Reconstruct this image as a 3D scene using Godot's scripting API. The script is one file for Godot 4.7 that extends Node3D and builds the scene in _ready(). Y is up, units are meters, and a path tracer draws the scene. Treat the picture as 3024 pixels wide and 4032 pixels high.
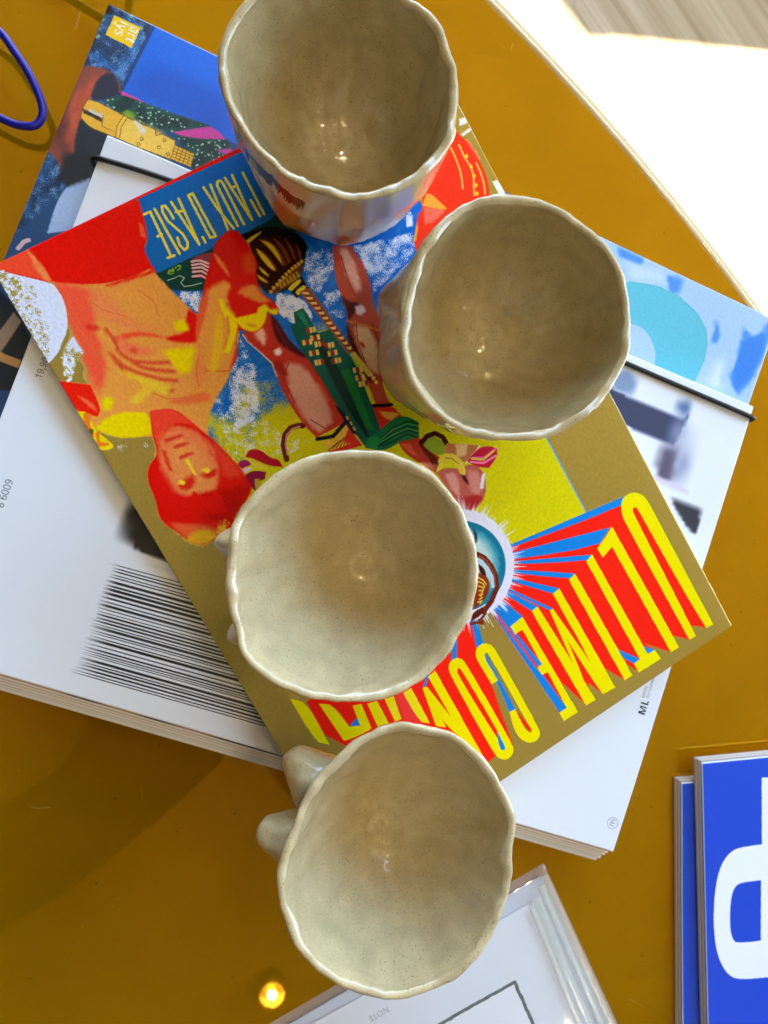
extends Node3D
# Handmade stoneware cups on a stack of art books, on a glossy mustard table, seen from above.
# Metres; the origin on the table is straight below the camera. Book coordinates are millimetres from the book's corner.

const TABLE := 0.45          # height of the table top above the floor
const EYE := 0.40            # height of the camera above the table top
const TILT := 11.0

func _ready() -> void:
	# --- camera, air, sun, exposure
	var cam := Camera3D.new()
	cam.name = "camera"
	var t := deg_to_rad(TILT)
	cam.transform = Transform3D(Basis(Vector3(cos(t), sin(t), 0), Vector3(0, 0, -1), Vector3(-sin(t), cos(t), 0)), Vector3(0, TABLE + EYE, 0))
	cam.fov = 66.0
	cam.near = 0.02
	cam.far = 60.0
	var lens := CameraAttributesPhysical.new()     # a phone's small lens, wide open, focused on the books and cups
	lens.frustum_focal_length = 18.478
	lens.frustum_focus_distance = 0.325
	lens.frustum_near = 0.02
	lens.frustum_far = 60.0
	lens.exposure_aperture = 8.5
	cam.attributes = lens
	cam.current = true
	add_child(cam)
	var sky_look := ProceduralSkyMaterial.new()
	sky_look.sky_top_color = Color(0.56, 0.70, 0.85)
	sky_look.sky_horizon_color = Color(0.93, 0.945, 0.97)
	sky_look.sky_curve = 0.12
	sky_look.ground_bottom_color = Color(0.30, 0.28, 0.25)
	sky_look.ground_horizon_color = Color(0.60, 0.62, 0.64)
	sky_look.energy_multiplier = 1.4
	var sky := Sky.new()
	sky.sky_material = sky_look
	var env := Environment.new()
	env.background_mode = Environment.BG_SKY
	env.sky = sky
	env.tonemap_mode = Environment.TONE_MAPPER_LINEAR
	env.tonemap_exposure = 8.7
	env.sdfgi_enabled = true
	env.ssao_enabled = true
	env.ssil_enabled = true
	var world := WorldEnvironment.new()
	world.name = "world_environment"
	world.environment = env
	add_child(world)
	var sun := DirectionalLight3D.new()
	sun.name = "sun"
	sun.light_energy = 1.3
	sun.light_color = Color(1.0, 0.95, 0.86)
	sun.light_angular_distance = 0.5
	sun.shadow_enabled = true
	add_child(sun)
	sun.look_at_from_position(Vector3(1.0, 1.0, -0.02), Vector3.ZERO, Vector3.UP)   # low from the right, through the open front

	build_place()
	build_table()
	build_lamps()
	build_photo_book()
	build_white_book()
	build_catalogue()
	build_cups()
	build_booklets()
	build_sleeve()
	build_cords()

# ------------------------------------------------------------------ helpers
var taken := {}

func numbered(called: String) -> String:
	taken[called] = taken.get(called, -1) + 1
	return called if taken[called] == 0 else "%s_%03d" % [called, taken[called]]

func thing(called: String, label: String, category: String, at: Vector3, turn := 0.0, group := "") -> Node3D:
	var o := Node3D.new()
	o.name = numbered(called)
	add_child(o)
	o.position = at
	o.rotation.y = turn
	o.set_meta("label", label)
	o.set_meta("category", category)
	if group:
		o.set_meta("group", group)
	return o

func part(called: String, mesh: Mesh, mat: Material, parent: Node) -> MeshInstance3D:
	var o := MeshInstance3D.new()
	o.name = called
	o.mesh = mesh
	if mat:
		o.material_override = mat
	parent.add_child(o, true)
	return o

func structure(called: String, mesh: Mesh, mat: Material) -> MeshInstance3D:
	var o := part(called, mesh, mat, self)
	o.set_meta("kind", "structure")
	return o

func mat(color: Color, rough: float, spec := 0.5, coat := 0.0) -> StandardMaterial3D:
	var m := StandardMaterial3D.new()
	m.albedo_color = color
	m.roughness = rough
	m.metallic_specular = spec
	if coat > 0.0:
		m.clearcoat_enabled = true
		m.clearcoat = coat
		m.clearcoat_roughness = 0.06
	return m

func fnoise(seed_: int, freq: float, oct := 3) -> FastNoiseLite:
	var n := FastNoiseLite.new()
	n.seed = seed_
	n.noise_type = FastNoiseLite.TYPE_SIMPLEX_SMOOTH
	n.frequency = freq
	n.fractal_octaves = oct
	return n

# A thin slab: x 0..w, z 0..d, its underside at 0 and its top at t, both lifted by bow(x, z). UVs run over the slab.
func slab(w: float, d: float, t: float, nx := 1, nz := 1, bow = null, edge := 0.0, tint = null) -> ArrayMesh:
	var st := SurfaceTool.new()
	st.begin(Mesh.PRIMITIVE_TRIANGLES)
	var xs: Array[float] = []
	var zs: Array[float] = []
	for i in nx + 1:
		xs.append(w * i / nx)
	for j in nz + 1:
		zs.append(d * j / nz)
	if edge > 0.0:
		for e in [edge * 2.0, edge]:
			xs.insert(1, e)
			zs.insert(1, e)
		for e in [edge * 2.0, edge]:
			xs.insert(xs.size() - 1, w - e)
			zs.insert(zs.size() - 1, d - e)
	var mx := xs.size()
	var mz := zs.size()
	var lift := func(x: float, z: float) -> float: return bow.call(x, z) if bow != null else 0.0
	for side in 2:                        # 0 top, 1 underside
		for j in mz:
			for i in mx:
				var y: float = lift.call(xs[i], zs[j])
				if side == 0:
					y += t
					if edge > 0.0 and (i == 0 or j == 0 or i == mx - 1 or j == mz - 1):
						y -= minf(edge, t * 0.45)
				st.set_smooth_group(side)
				st.set_uv(Vector2(xs[i] / w, zs[j] / d))
				if tint != null:
					st.set_color(tint.call(xs[i], zs[j]))
				st.add_vertex(Vector3(xs[i], y, zs[j]))
	var n := mx * mz
	for j in mz - 1:
		for i in mx - 1:
			var a := j * mx + i
			for q in [a, a + 1, a + mx + 1, a, a + mx + 1, a + mx]:
				st.add_index(q)
			for q in [a, a + mx + 1, a + 1, a, a + mx, a + mx + 1]:
				st.add_index(n + q)
	var rim: Array[int] = []
	for i in mx:
		rim.append(i)
	for j in range(1, mz):
		rim.append(j * mx + mx - 1)
	for i in range(mx - 2, -1, -1):
		rim.append((mz - 1) * mx + i)
	for j in range(mz - 2, 0, -1):
		rim.append(j * mx)
	var base := 2 * n
	for k in rim.size():
		var i := rim[k] % mx
		var j := rim[k] / mx
		var y: float = lift.call(xs[i], zs[j])
		for side in 2:
			st.set_smooth_group(4294967295)
			st.set_uv(Vector2(xs[i] / w, zs[j] / d))
			if tint != null:
				st.set_color(tint.call(xs[i], zs[j]))
			st.add_vertex(Vector3(xs[i], y + (t - (minf(edge, t * 0.45) if edge > 0.0 else 0.0) if side == 0 else 0.0), zs[j]))
	for k in rim.size():
		var a := base + 2 * k
		var b := base + 2 * ((k + 1) % rim.size())
		for q in [a, a + 1, b + 1, a, b + 1, b]:
			st.add_index(q)
	st.generate_normals()
	return st.commit()

func tube(path: PackedVector3Array, r: float, sides := 12, closed := false) -> ArrayMesh:
	var st := SurfaceTool.new()
	st.begin(Mesh.PRIMITIVE_TRIANGLES)
	var n := path.size()
	for i in n:
		var dir := (path[(i + 1) % n if closed else mini(i + 1, n - 1)] - path[(i - 1 + n) % n if closed else maxi(i - 1, 0)]).normalized()
		var side := dir.cross(Vector3.UP)
		side = Vector3.RIGHT if side.length() < 0.05 else side.normalized()
		var up := side.cross(dir)
		for k in sides:
			var a := TAU * k / sides
			st.set_normal(side * cos(a) + up * sin(a))
			st.add_vertex(path[i] + (side * cos(a) + up * sin(a)) * r)
	for i in (n if closed else n - 1):
		for k in sides:
			var a := i * sides + k
			var b := i * sides + (k + 1) % sides
			var c := ((i + 1) % n) * sides + k
			var d := ((i + 1) % n) * sides + (k + 1) % sides
			for q in [a, b, d, a, d, c]:
				st.add_index(q)
	if not closed:
		for e in [0, n - 1]:
			var first: int = n * sides + (0 if e == 0 else 1)
			st.set_normal((path[e] - path[1 if e == 0 else n - 2]).normalized())
			st.add_vertex(path[e])
			for k in sides:
				var a: int = e * sides + k
				var b: int = e * sides + (k + 1) % sides
				for q in ([first, b, a] if e == 0 else [first, a, b]):
					st.add_index(q)
	return st.commit()

func curve(points: Array, step: float) -> PackedVector3Array:
	var c := Curve3D.new()
	c.bake_interval = step
	for i in points.size():
		var a: Vector3 = points[maxi(i - 1, 0)]
		var b: Vector3 = points[mini(i + 1, points.size() - 1)]
		c.add_point(points[i], (a - b) / 6.0, (b - a) / 6.0)
	return c.get_baked_points()

func texture(im: Image) -> ImageTexture:
	im.generate_mipmaps()
	return ImageTexture.create_from_image(im)

# ------------------------------------------------------------------ print on covers
class Print:
	var im: Image
	var s: float                          # pixels per millimetre
	var w: float
	var h: float
	var rng := RandomNumberGenerator.new()

	func _init(w_: float, h_: float, s_: float, c: Color) -> void:
		w = w_
		h = h_
		s = s_
		rng.seed = 7
		im = Image.create_empty(int(w * s), int(h * s), false, Image.FORMAT_RGBA8)
		im.fill(c)

	static func spans(pts: PackedVector2Array, hh: int) -> Array:
		var found := []
		var lo := pts[0].y
		var hi := pts[0].y
		for p in pts:
			lo = minf(lo, p.y)
			hi = maxf(hi, p.y)
		for y in range(maxi(0, int(ceil(lo - 0.5))), mini(hh, int(floor(hi - 0.5)) + 1)):
			var xs: Array[float] = []
			var yc := y + 0.5
			for i in pts.size():
				var a := pts[i]
				var b := pts[(i + 1) % pts.size()]
				if (a.y <= yc) != (b.y <= yc):
					xs.append(a.x + (b.x - a.x) * (yc - a.y) / (b.y - a.y))
			xs.sort()
			for k in range(0, xs.size() - 1, 2):
				found.append(Vector3(y, xs[k], xs[k + 1]))
		return found

	static func fill(to: Image, pts: PackedVector2Array, c: Color) -> void:
		var ww := to.get_width()
		for q in spans(pts, to.get_height()):
			var a := clampi(int(round(q.y)), 0, ww)
			var b := clampi(int(round(q.z)), 0, ww)
			if b > a:
				to.fill_rect(Rect2i(a, int(q.x), b - a, 1), c)

	func px(flat: Array) -> PackedVector2Array:
		var out := PackedVector2Array()
		for i in range(0, flat.size(), 2):
			out.append(Vector2(flat[i], flat[i + 1]) * 0.1 * s)
		return out

	static func eased(pts: PackedVector2Array) -> PackedVector2Array:       # rounds the gentle turns, keeps the corners
		for pass_ in 2:
			var out := PackedVector2Array()
			var n := pts.size()
			for i in n:
				var a := pts[(i + n - 1) % n]
				var b := pts[i]
				var c := pts[(i + 1) % n]
				if absf((b - a).angle_to(c - b)) > (0.95 if pass_ == 0 else 0.5):
					out.append(b)
				else:
					out.append(b.lerp(a, 0.25))
					out.append(b.lerp(c, 0.25))
			pts = out
		return pts

	func poly(hex: String, flat: Array, soft := 0.0) -> void:
		var pts := eased(px(flat))
		var c := Color(hex)
		if soft <= 0.0:
			fill(im, pts, c)
			return
		var q := maxf(1.0, soft * s / 3.0)          # one small pixel in full pixels
		var box := Rect2(pts[0], Vector2.ZERO)
		for p in pts:
			box = box.expand(p)
		box = box.grow(soft * s * 2.0 + 4.0)
		var sw := int(ceil(box.size.x / q / 2.0)) * 2
		var sh := int(ceil(box.size.y / q / 2.0)) * 2
		var small := Image.create_empty(sw, sh, false, Image.FORMAT_RGBA8)
		small.fill(Color(c, 0.0))
		var moved := PackedVector2Array()
		for p in pts:
			moved.append((p - box.position) / q)
		fill(small, moved, c)
		small.resize(sw / 2, sh / 2, Image.INTERPOLATE_BILINEAR)
		small.resize(maxi(2, int(sw * q)), maxi(2, int(sh * q)), Image.INTERPOLATE_CUBIC)
		im.blend_rect(small, Rect2i(Vector2i.ZERO, small.get_size()), Vector2i(box.position))

	func line(hex: String, flat: Array, width: float) -> void:
		var pts := px(flat)
		var c := Color(hex)
		var r := width * s * 0.5
		for i in pts.size():
			var disc := PackedVector2Array()
			for k in 10:
				disc.append(pts[i] + Vector2.from_angle(TAU * k / 10.0) * r)
			fill(im, disc, c)
			if i + 1 < pts.size():
				var n := (pts[i + 1] - pts[i]).normalized().orthogonal() * r
				fill(im, PackedVector2Array([pts[i] + n, pts[i + 1] + n, pts[i + 1] - n, pts[i] - n]), c)

	func dots(hex: String, flat: Array, count: int, r0: float, r1: float) -> void:
		var pts := px(flat)
		var box := Rect2(pts[0], Vector2.ZERO)
		for p in pts:
			box = box.expand(p)
		for i in count:
			var at := box.position + Vector2(rng.randf(), rng.randf()) * box.size
			if not Geometry2D.is_point_in_polygon(at, pts):
				continue
			var r := rng.randf_range(r0, r1) * s
			var disc := PackedVector2Array()
			for k in 8:
				disc.append(at + Vector2.from_angle(TAU * k / 8.0) * r)
			fill(im, disc, Color(hex))

	func speck(hex: String, flat: Array, freq: float, over: float) -> void:
		var n := FastNoiseLite.new()
		n.seed = 31 + flat.size()
		n.frequency = freq * 0.4
		n.fractal_octaves = 3
		var g := FastNoiseLite.new()
		g.seed = 77 + flat.size()
		g.frequency = 1.5
		g.fractal_octaves = 2
		var c := Color(hex)
		var ww := im.get_width()
		# the patch thins out towards its outline
		var pts := eased(px(flat))
		var box := Rect2(pts[0], Vector2.ZERO)
		for p in pts:
			box = box.expand(p)
		var q8 := maxf(2.0, s * 0.7)
		var small := Image.create_empty(int(box.size.x / q8) + 9, int(box.size.y / q8) + 9, false, Image.FORMAT_RGBA8)
		small.fill(Color(1, 1, 1, 0))
		var moved := PackedVector2Array()
		for p in pts:
			moved.append((p - box.position) / q8 + Vector2(4, 4))
		fill(small, moved, Color.WHITE)
		var size := small.get_size()
		small.resize(maxi(2, size.x / 4), maxi(2, size.y / 4), Image.INTERPOLATE_TRILINEAR)
		small.resize(size.x, size.y, Image.INTERPOLATE_CUBIC)
		for q in spans(pts, im.get_height()):
			for x in range(clampi(int(q.y), 0, ww), clampi(int(q.z), 0, ww)):
				var m := small.get_pixel(clampi(int((x - box.position.x) / q8) + 4, 0, size.x - 1), clampi(int((q.x - box.position.y) / q8) + 4, 0, size.y - 1)).a
				if n.get_noise_2d(x / s, q.x / s) * 0.75 + g.get_noise_2d(x / s, q.x / s) * 0.75 > over + (1.0 - m) * 0.9 - 0.06:
					im.set_pixel(x, int(q.x), c)

	func sky_panel() -> void:               # printed sky that breaks up into yellow grain
		var n := FastNoiseLite.new()
		n.seed = 4
		n.frequency = 0.05
		var g := FastNoiseLite.new()
		g.seed = 9
		g.frequency = 1.4
		for y in range(int(40 * s), int(234 * s)):
			for x in range(int(40 * s), int(187 * s)):
				var v := y / s
				var m := smoothstep(84.0, 126.0, v + n.get_noise_2d(x / s, v) * 26.0)
				var r := rng.randf() * 0.7 + 0.15 + g.get_noise_2d(x / s, v) * 0.35
				if r < m:
					im.set_pixel(x, y, Color(0.90, 0.85, 0.03).darkened(rng.randf() * 0.12 if v > 120 else 0.18 * rng.randf()))
				else:
					im.set_pixel(x, y, Color(0.03, 0.40, 0.78).lightened(maxf(0.0, n.get_noise_2d(x / s * 3.0, v * 3.0)) * 0.25))
		line("3a96d8", [1870, 1200, 1870, 2340], 0.55)

	# softens what is printed inside an outline, as an airbrushed picture is soft inside its crisp edge
	func soften(flat: Array, mm: float) -> void:
		var pts := px(flat)
		var box := Rect2(pts[0], Vector2.ZERO)
		for p in pts:
			box = box.expand(p)
		var r := Rect2i(box).intersection(Rect2i(Vector2i.ZERO, im.get_size()))
		var part := im.get_region(r)
		var k := maxf(1.0, mm * s * 0.5)
		part.resize(maxi(2, int(r.size.x / k * 2.0)), maxi(2, int(r.size.y / k * 2.0)), Image.INTERPOLATE_TRILINEAR)
		part.resize(maxi(2, int(r.size.x / k)), maxi(2, int(r.size.y / k)), Image.INTERPOLATE_BILINEAR)
		part.resize(r.size.x, r.size.y, Image.INTERPOLATE_CUBIC)
		var mask := Image.create_empty(r.size.x, r.size.y, false, Image.FORMAT_RGBA8)
		var moved := PackedVector2Array()
		for p in pts:
			moved.append(p - Vector2(r.position))
		fill(mask, moved, Color.WHITE)
		im.blit_rect_mask(part, mask, Rect2i(Vector2i.ZERO, r.size), r.position)

	func smooth(hex: String, flat: Array) -> void:        # a polygon with blended edges
		var pts := px(flat)
		var box := Rect2(pts[0], Vector2.ZERO)
		for p in pts:
			box = box.expand(p)
		var r := Rect2i(box.grow(2.0))
		var big := Image.create_empty(r.size.x * 2, r.size.y * 4, false, Image.FORMAT_RGBA8)
		big.fill(Color(Color(hex), 0.0))
		var moved := PackedVector2Array()
		for p in pts:
			moved.append((p - Vector2(r.position)) * Vector2(2, 4))
		fill(big, moved, Color(hex))
		big.resize(r.size.x, r.size.y * 2, Image.INTERPOLATE_BILINEAR)
		big.resize(r.size.x, r.size.y, Image.INTERPOLATE_BILINEAR)
		im.blend_rect(big, Rect2i(Vector2i.ZERO, r.size), r.position)

	func grain(amount: float, vmax: float) -> void:
		var n := FastNoiseLite.new()
		n.seed = 15
		n.frequency = 0.6
		n.fractal_octaves = 3
		for y in mini(int(vmax * s), im.get_height()):
			for x in im.get_width():
				var c := im.get_pixel(x, y)
				var k := 1.0 + (n.get_noise_2d(x / s, y / s * 0.6) * 1.1 + rng.randf_range(-0.35, 0.35)) * amount
				im.set_pixel(x, y, Color(c.r * k, c.g * k, c.b * k))

	func burst(cx: float, cy: float, r: float) -> void:
		var c := Vector2(cx, cy) * 0.1 * s
		var R := r * 0.1 * s
		for i in 420:
			var a := rng.randf() * TAU
			var far := R * (1.02 + 0.26 * pow(rng.randf(), 2.0))
			var d := Vector2.from_angle(a)
			var n := d.orthogonal() * (0.25 + rng.randf() * 0.45) * s
			fill(im, PackedVector2Array([c + d * R * 0.8 + n, c + d * far, c + d * R * 0.8 - n]), Color("e6e4f4"))
		var disc := PackedVector2Array()
		for k in 60:
			disc.append(c + Vector2.from_angle(TAU * k / 60.0) * R)
		fill(im, disc, Color("e6e4f4"))

	func ring(x: float, y: float, r: float, width: float, hex: String) -> void:
		var pts := []
		for k in 33:
			pts.append((x + cos(TAU * k / 32.0) * r) * 10.0)
			pts.append((y + sin(TAU * k / 32.0) * r) * 10.0)
		line(hex, pts, width)

	func text(words: String, bold: int, x: float, y: float, size: float, degrees: float, hex: String) -> void:
		var font := SystemFont.new()
		font.font_names = PackedStringArray(["Droid Sans"])
		font.font_weight = 700 if bold else 400
		var m := TextMesh.new()
		m.text = words
		m.font = font
		m.font_size = 64
		m.pixel_size = size / 64.0
		m.depth = 0.0
		m.horizontal_alignment = HORIZONTAL_ALIGNMENT_LEFT
		m.vertical_alignment = VERTICAL_ALIGNMENT_BOTTOM
		var d := Vector2.from_angle(deg_to_rad(degrees))
		var up := Vector2(d.y, -d.x)
		for k in m.get_surface_count():
			var arr := m.surface_get_arrays(k)
			var v: PackedVector3Array = arr[Mesh.ARRAY_VERTEX]
			var ix := PackedInt32Array(range(v.size())) if arr[Mesh.ARRAY_INDEX] == null else arr[Mesh.ARRAY_INDEX] as PackedInt32Array
			for i in range(0, ix.size() - 2, 3):
				var tri := PackedVector2Array()
				for j in 3:
					var p := v[ix[i + j]]
					tri.append((Vector2(x, y) + d * p.x + up * p.y) * s)
				fill(im, tri, Color(hex))

# ------------------------------------------------------------------ the place
func build_place() -> void:
	# wooden floor, far below the table top
	var grain := Image.create_empty(1024, 512, false, Image.FORMAT_RGB8)
	var n1 := fnoise(3, 0.012, 4)
	var n2 := fnoise(5, 0.05, 3)
	for y in 512:
		for x in 1024:
			var k := n1.get_noise_2d(x * 0.12, y * 2.6) * 0.5 + n2.get_noise_2d(x * 0.08, y * 6.0) * 0.35
			grain.set_pixel(x, y, Color(0.84, 0.78, 0.66).lerp(Color(0.62, 0.53, 0.38), clampf(0.45 + k, 0.0, 1.0)))
	var wood := mat(Color.WHITE, 0.45)
	wood.albedo_texture = texture(grain)
	wood.uv1_triplanar = true
	wood.uv1_scale = Vector3(0.9, 0.9, 1.8)
	var floor_node := structure("floor", slab(16, 16, 0.05, 1, 1), wood)
	floor_node.rotation.y = deg_to_rad(-52)
	floor_node.position = Vector3(-9.0, -0.05, -1.0)
	floor_node.position = -(floor_node.basis * Vector3(8, 0.05, 8))
	# unseen ceiling and walls, set to shade the table; upper right left open
	var plaster := mat(Color(0.40, 0.395, 0.385), 0.9)
	var dark_wall := mat(Color(0.34, 0.32, 0.29), 0.9)
	var turn := deg_to_rad(45)              # local +x points out through the open front
	var out := Vector3(cos(turn), 0, -sin(turn))
	var along := Vector3(sin(turn), 0, cos(turn))
	var top := part("ceiling", slab(5.4, 7.0, 0.16), plaster, self)
	top.set_meta("kind", "structure")
	top.rotation.y = turn
	top.position = out * -3.05 + along * -3.5 + Vector3(0, 2.9, 0)
	var walls := [["wall", "unseen dark grey wall behind the mustard table, opposite the open front", Vector3(0.14, 2.9, 7.0), -3.2, -3.5], ["wall", "unseen dark grey side wall at the foot of the picture", Vector3(5.4, 2.9, 0.14), -3.05, 3.5], ["wall", "unseen dark grey side wall beyond the photo book", Vector3(5.4, 2.9, 0.14), -3.05, -3.64]]
	for w in walls:
		var b := part(numbered(w[0]), slab(w[2].x, w[2].z, w[2].y), dark_wall, self)
		b.set_meta("label", w[1])
		b.set_meta("category", "wall")
		b.rotation.y = turn
		b.position = out * w[3] + along * w[4]
	# added dark shape under the ceiling, cut to make the table's brown reflection
	var rim := PackedVector2Array()
	for q in [[-0.03, 0.82], [-0.24, 1.00], [-0.48, 1.18], [-0.80, 1.36], [-1.30, 1.50], [-1.42, 1.22], [-0.96, 1.06], [-0.74, 0.98], [-0.58, 0.88], [-0.46, 0.72], [-0.42, 0.56], [-0.36, 0.30], [0.02, 0.34], [0.04, 0.60]]:
		rim.append(Vector2(q[0], q[1]))
	var reflected_shape := CSGPolygon3D.new()
	reflected_shape.polygon = rim
	reflected_shape.depth = 0.22
	reflected_shape.material = mat(Color(0.06, 0.035, 0.02), 0.8)
	reflected_shape.name = "added_reflection_shape"
	reflected_shape.rotation.x = PI / 2
	reflected_shape.position = Vector3(0, 2.68, 0)
	reflected_shape.set_meta("label", "added dark brown shape under the ceiling, cut to be mirrored in the table's lower left")
	reflected_shape.set_meta("category", "reflected_shape")
	add_child(reflected_shape)
	# added unseen wooden panel; its corner casts the shadow on the upper right floor
	var shade_panel := thing("added_shade_panel", "added unseen wooden panel shading the wooden floor at the upper right", "shade_panel", Vector3(1.706, 0, -0.578))
	shade_panel.rotation.y = -atan2(-0.74, -0.67)
	part("panel", slab(1.5, 0.04, 1.27), wood, shade_panel)
	part("top_rail", slab(1.5, 0.05, 0.03), wood, shade_panel).position = Vector3(0, 1.2705, -0.005)

func build_table() -> void:
	var t := thing("table", "large round mustard yellow glossy table under the books and cups", "table", Vector3(-0.733, 0, 0.758))
	var marks := Image.create_empty(1024, 1024, false, Image.FORMAT_RGB8)
	var base := Color(0.89, 0.64, 0.02)
	var cloud := fnoise(12, 0.006, 4)
	for y in 1024:
		for x in 1024:
			var k := cloud.get_noise_2d(x, y)
			marks.set_pixel(x, y, base.darkened(clampf(0.02 + k * 0.05, 0.0, 0.1)))
	var rng := RandomNumberGenerator.new()
	rng.seed = 21
	for i in 620:                            # dust and fine scratches
		var p := Vector2(rng.randf(), rng.randf()) * 1020.0
		var c := base.lightened(rng.randf_range(0.12, 0.5)) if rng.randf() < 0.75 else base.darkened(0.5)
		var d := Vector2.from_angle(rng.randf() * TAU)
		var len := rng.randi_range(1, 2) if rng.randf() < 0.85 or c.get_luminance() < base.get_luminance() else rng.randi_range(5, 22)
		for k in len:
			var q := (p + d * k).clamp(Vector2.ZERO, Vector2(1023, 1023))
			marks.set_pixelv(Vector2i(q), c)
	var lacquer := mat(Color.WHITE, 0.012, 0.5)
	lacquer.albedo_texture = texture(marks)
	lacquer.metallic = 0.72
	lacquer.uv1_scale = Vector3(1, 1, 1)
	var R := 1.353
	var st := SurfaceTool.new()
	st.begin(Mesh.PRIMITIVE_TRIANGLES)
	var rings := [[R - 0.0085, TABLE], [R - 0.0085, TABLE - 0.022]]
	var n := 240
	st.set_normal(Vector3.UP)
	st.set_uv(Vector2.ZERO)
	st.add_vertex(Vector3(0, TABLE, 0))
	for i in n:
		var a := TAU * i / n
		var v := Vector3(cos(a) * (R - 0.0085), TABLE, sin(a) * (R - 0.0085))
		st.set_normal(Vector3.UP)
		st.set_uv(Vector2(v.x, v.z) * 2.0)
		st.add_vertex(v)
	for i in n:
		for q in [0, 1 + i, 1 + (i + 1) % n]:
			st.add_index(q)
	part("table_top", st.commit(), lacquer, t)
	# polished edge: a groove, then a rounded lip
	var lip := mat(Color(0.86, 0.76, 0.55), 0.10, 0.6, 1.0)
	part("edge", lathe([Vector2(R - 0.0085, TABLE), Vector2(R - 0.0082, TABLE - 0.0006), Vector2(R - 0.0078, TABLE - 0.0006), Vector2(R - 0.0074, TABLE + 0.0001), Vector2(R - 0.005, TABLE - 0.0001), Vector2(R - 0.003, TABLE - 0.0008), Vector2(R - 0.0014, TABLE - 0.0022), Vector2(R - 0.0003, TABLE - 0.005), Vector2(R, TABLE - 0.009), Vector2(R - 0.0006, TABLE - 0.016), Vector2(R - 0.003, TABLE - 0.021), Vector2(R - 0.008, TABLE - 0.0225), Vector2(0.0, TABLE - 0.0225)], 240), lip, t)
	part("pedestal", lathe([Vector2(0.14, TABLE - 0.024), Vector2(0.10, TABLE - 0.08), Vector2(0.09, 0.06), Vector2(0.38, 0.02), Vector2(0.38, 0.0)], 48), mat(Color(0.10, 0.10, 0.10), 0.4), t)

# Profile points (radius, height) from the top outwards and down.
func lathe(profile: Array, n: int) -> ArrayMesh:
	var st := SurfaceTool.new()
	st.begin(Mesh.PRIMITIVE_TRIANGLES)
	st.set_smooth_group(1)
	for k in profile.size():
		for i in n:
			var a := TAU * i / n
			st.add_vertex(Vector3(cos(a) * profile[k].x, profile[k].y, sin(a) * profile[k].x))
	for k in profile.size() - 1:
		for i in n:
			var a := k * n + i
			var b := k * n + (i + 1) % n
			for q in [a, a + n, b + n, a, b + n, b]:
				st.add_index(q)
	st.generate_normals()
	return st.commit()

func build_lamps() -> void:
	var glow := mat(Color(1, 0.9, 0.7), 0.4)
	glow.emission_enabled = true
	glow.emission = Color(1.0, 0.90, 0.72)
	glow.emission_energy_multiplier = 120.0
	var can := mat(Color(0.08, 0.08, 0.08), 0.5)
	var bulb := SphereMesh.new()
	bulb.radius = 0.012
	bulb.height = 0.024
	bulb.radial_segments = 24
	bulb.rings = 12
	var spots := [Vector3(0.14, 0, 1.67), Vector3(0.62, 0, -0.20), Vector3(1.20, 0, 1.84), Vector3(0.35, 0, -1.13), Vector3(0.80, 0, -0.53), Vector3(0.44, 0, 0.16), Vector3(0.49, 0, 1.02)]
	var names := ["above the foot of the table", "between the wide and the conical cup", "above the clear sleeve", "above the topmost cup", "above the wide cup", "above the conical cup", "above the egg-shaped cup"]
	for i in spots.size():
		var at: Vector3 = spots[i] + Vector3(0, 2.80, 0)
		var l := thing("ceiling_spot", "small warm ceiling spot with a black housing, " + names[i], "lamp", at, 0.0, "ceiling spots over the table")
		part("housing", lathe([Vector2(0.03, 0.10), Vector2(0.045, 0.09), Vector2(0.045, -0.005), Vector2(0.04, -0.005), Vector2(0.038, 0.06), Vector2(0.0, 0.07)], 24), can, l)
		part("bulb", bulb, glow, l)
		var o := OmniLight3D.new()
		o.name = "light"
		o.light_color = Color(1.0, 0.86, 0.66)
		o.light_energy = 0.0005
		o.light_size = 0.011
		o.omni_range = 8.0
		o.omni_attenuation = 2.0
		o.shadow_enabled = true
		l.add_child(o)

# ------------------------------------------------------------------ books
func gloss_paper(im: Image, rough: float, coat: float) -> StandardMaterial3D:
	var m := mat(Color.WHITE, rough, 0.5, coat)
	m.albedo_texture = texture(im)
	return m

func build_photo_book() -> void:
	var b := thing("photo_book", "art book at the bottom of the stack with potted cactus and blue sky cover", "book", Vector3(-0.0562, TABLE + 0.0002, -0.2386), deg_to_rad(-20.5))
	var p := Print.new(378, 262, 4.0, Color("1a4876"))
	paint_photo_book(p)
	p.grain(0.05, 262.0)
	var paper := mat(Color(0.84, 0.84, 0.82), 0.7)
	var dull := mat(Color(0.75, 0.78, 0.82), 0.3)
	part("back_cover", slab(0.378, 0.262, 0.0005), dull, b)
	var pages := part("pages", slab(0.3765, 0.2605, 0.0102, 1, 1), paper, b)
	pages.position = Vector3(0.0005, 0.0005, 0.0007)
	var warp := fnoise(8, 6.0, 2)
	var front := part("front_cover", slab(0.378, 0.262, 0.0005, 36, 24, func(x, z): return 0.0005 + warp.get_noise_2d(x, z) * 0.0006, 0.0004), gloss_paper(p.im, 0.35, 0.35), b)
	front.position.y = 0.0107

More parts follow.
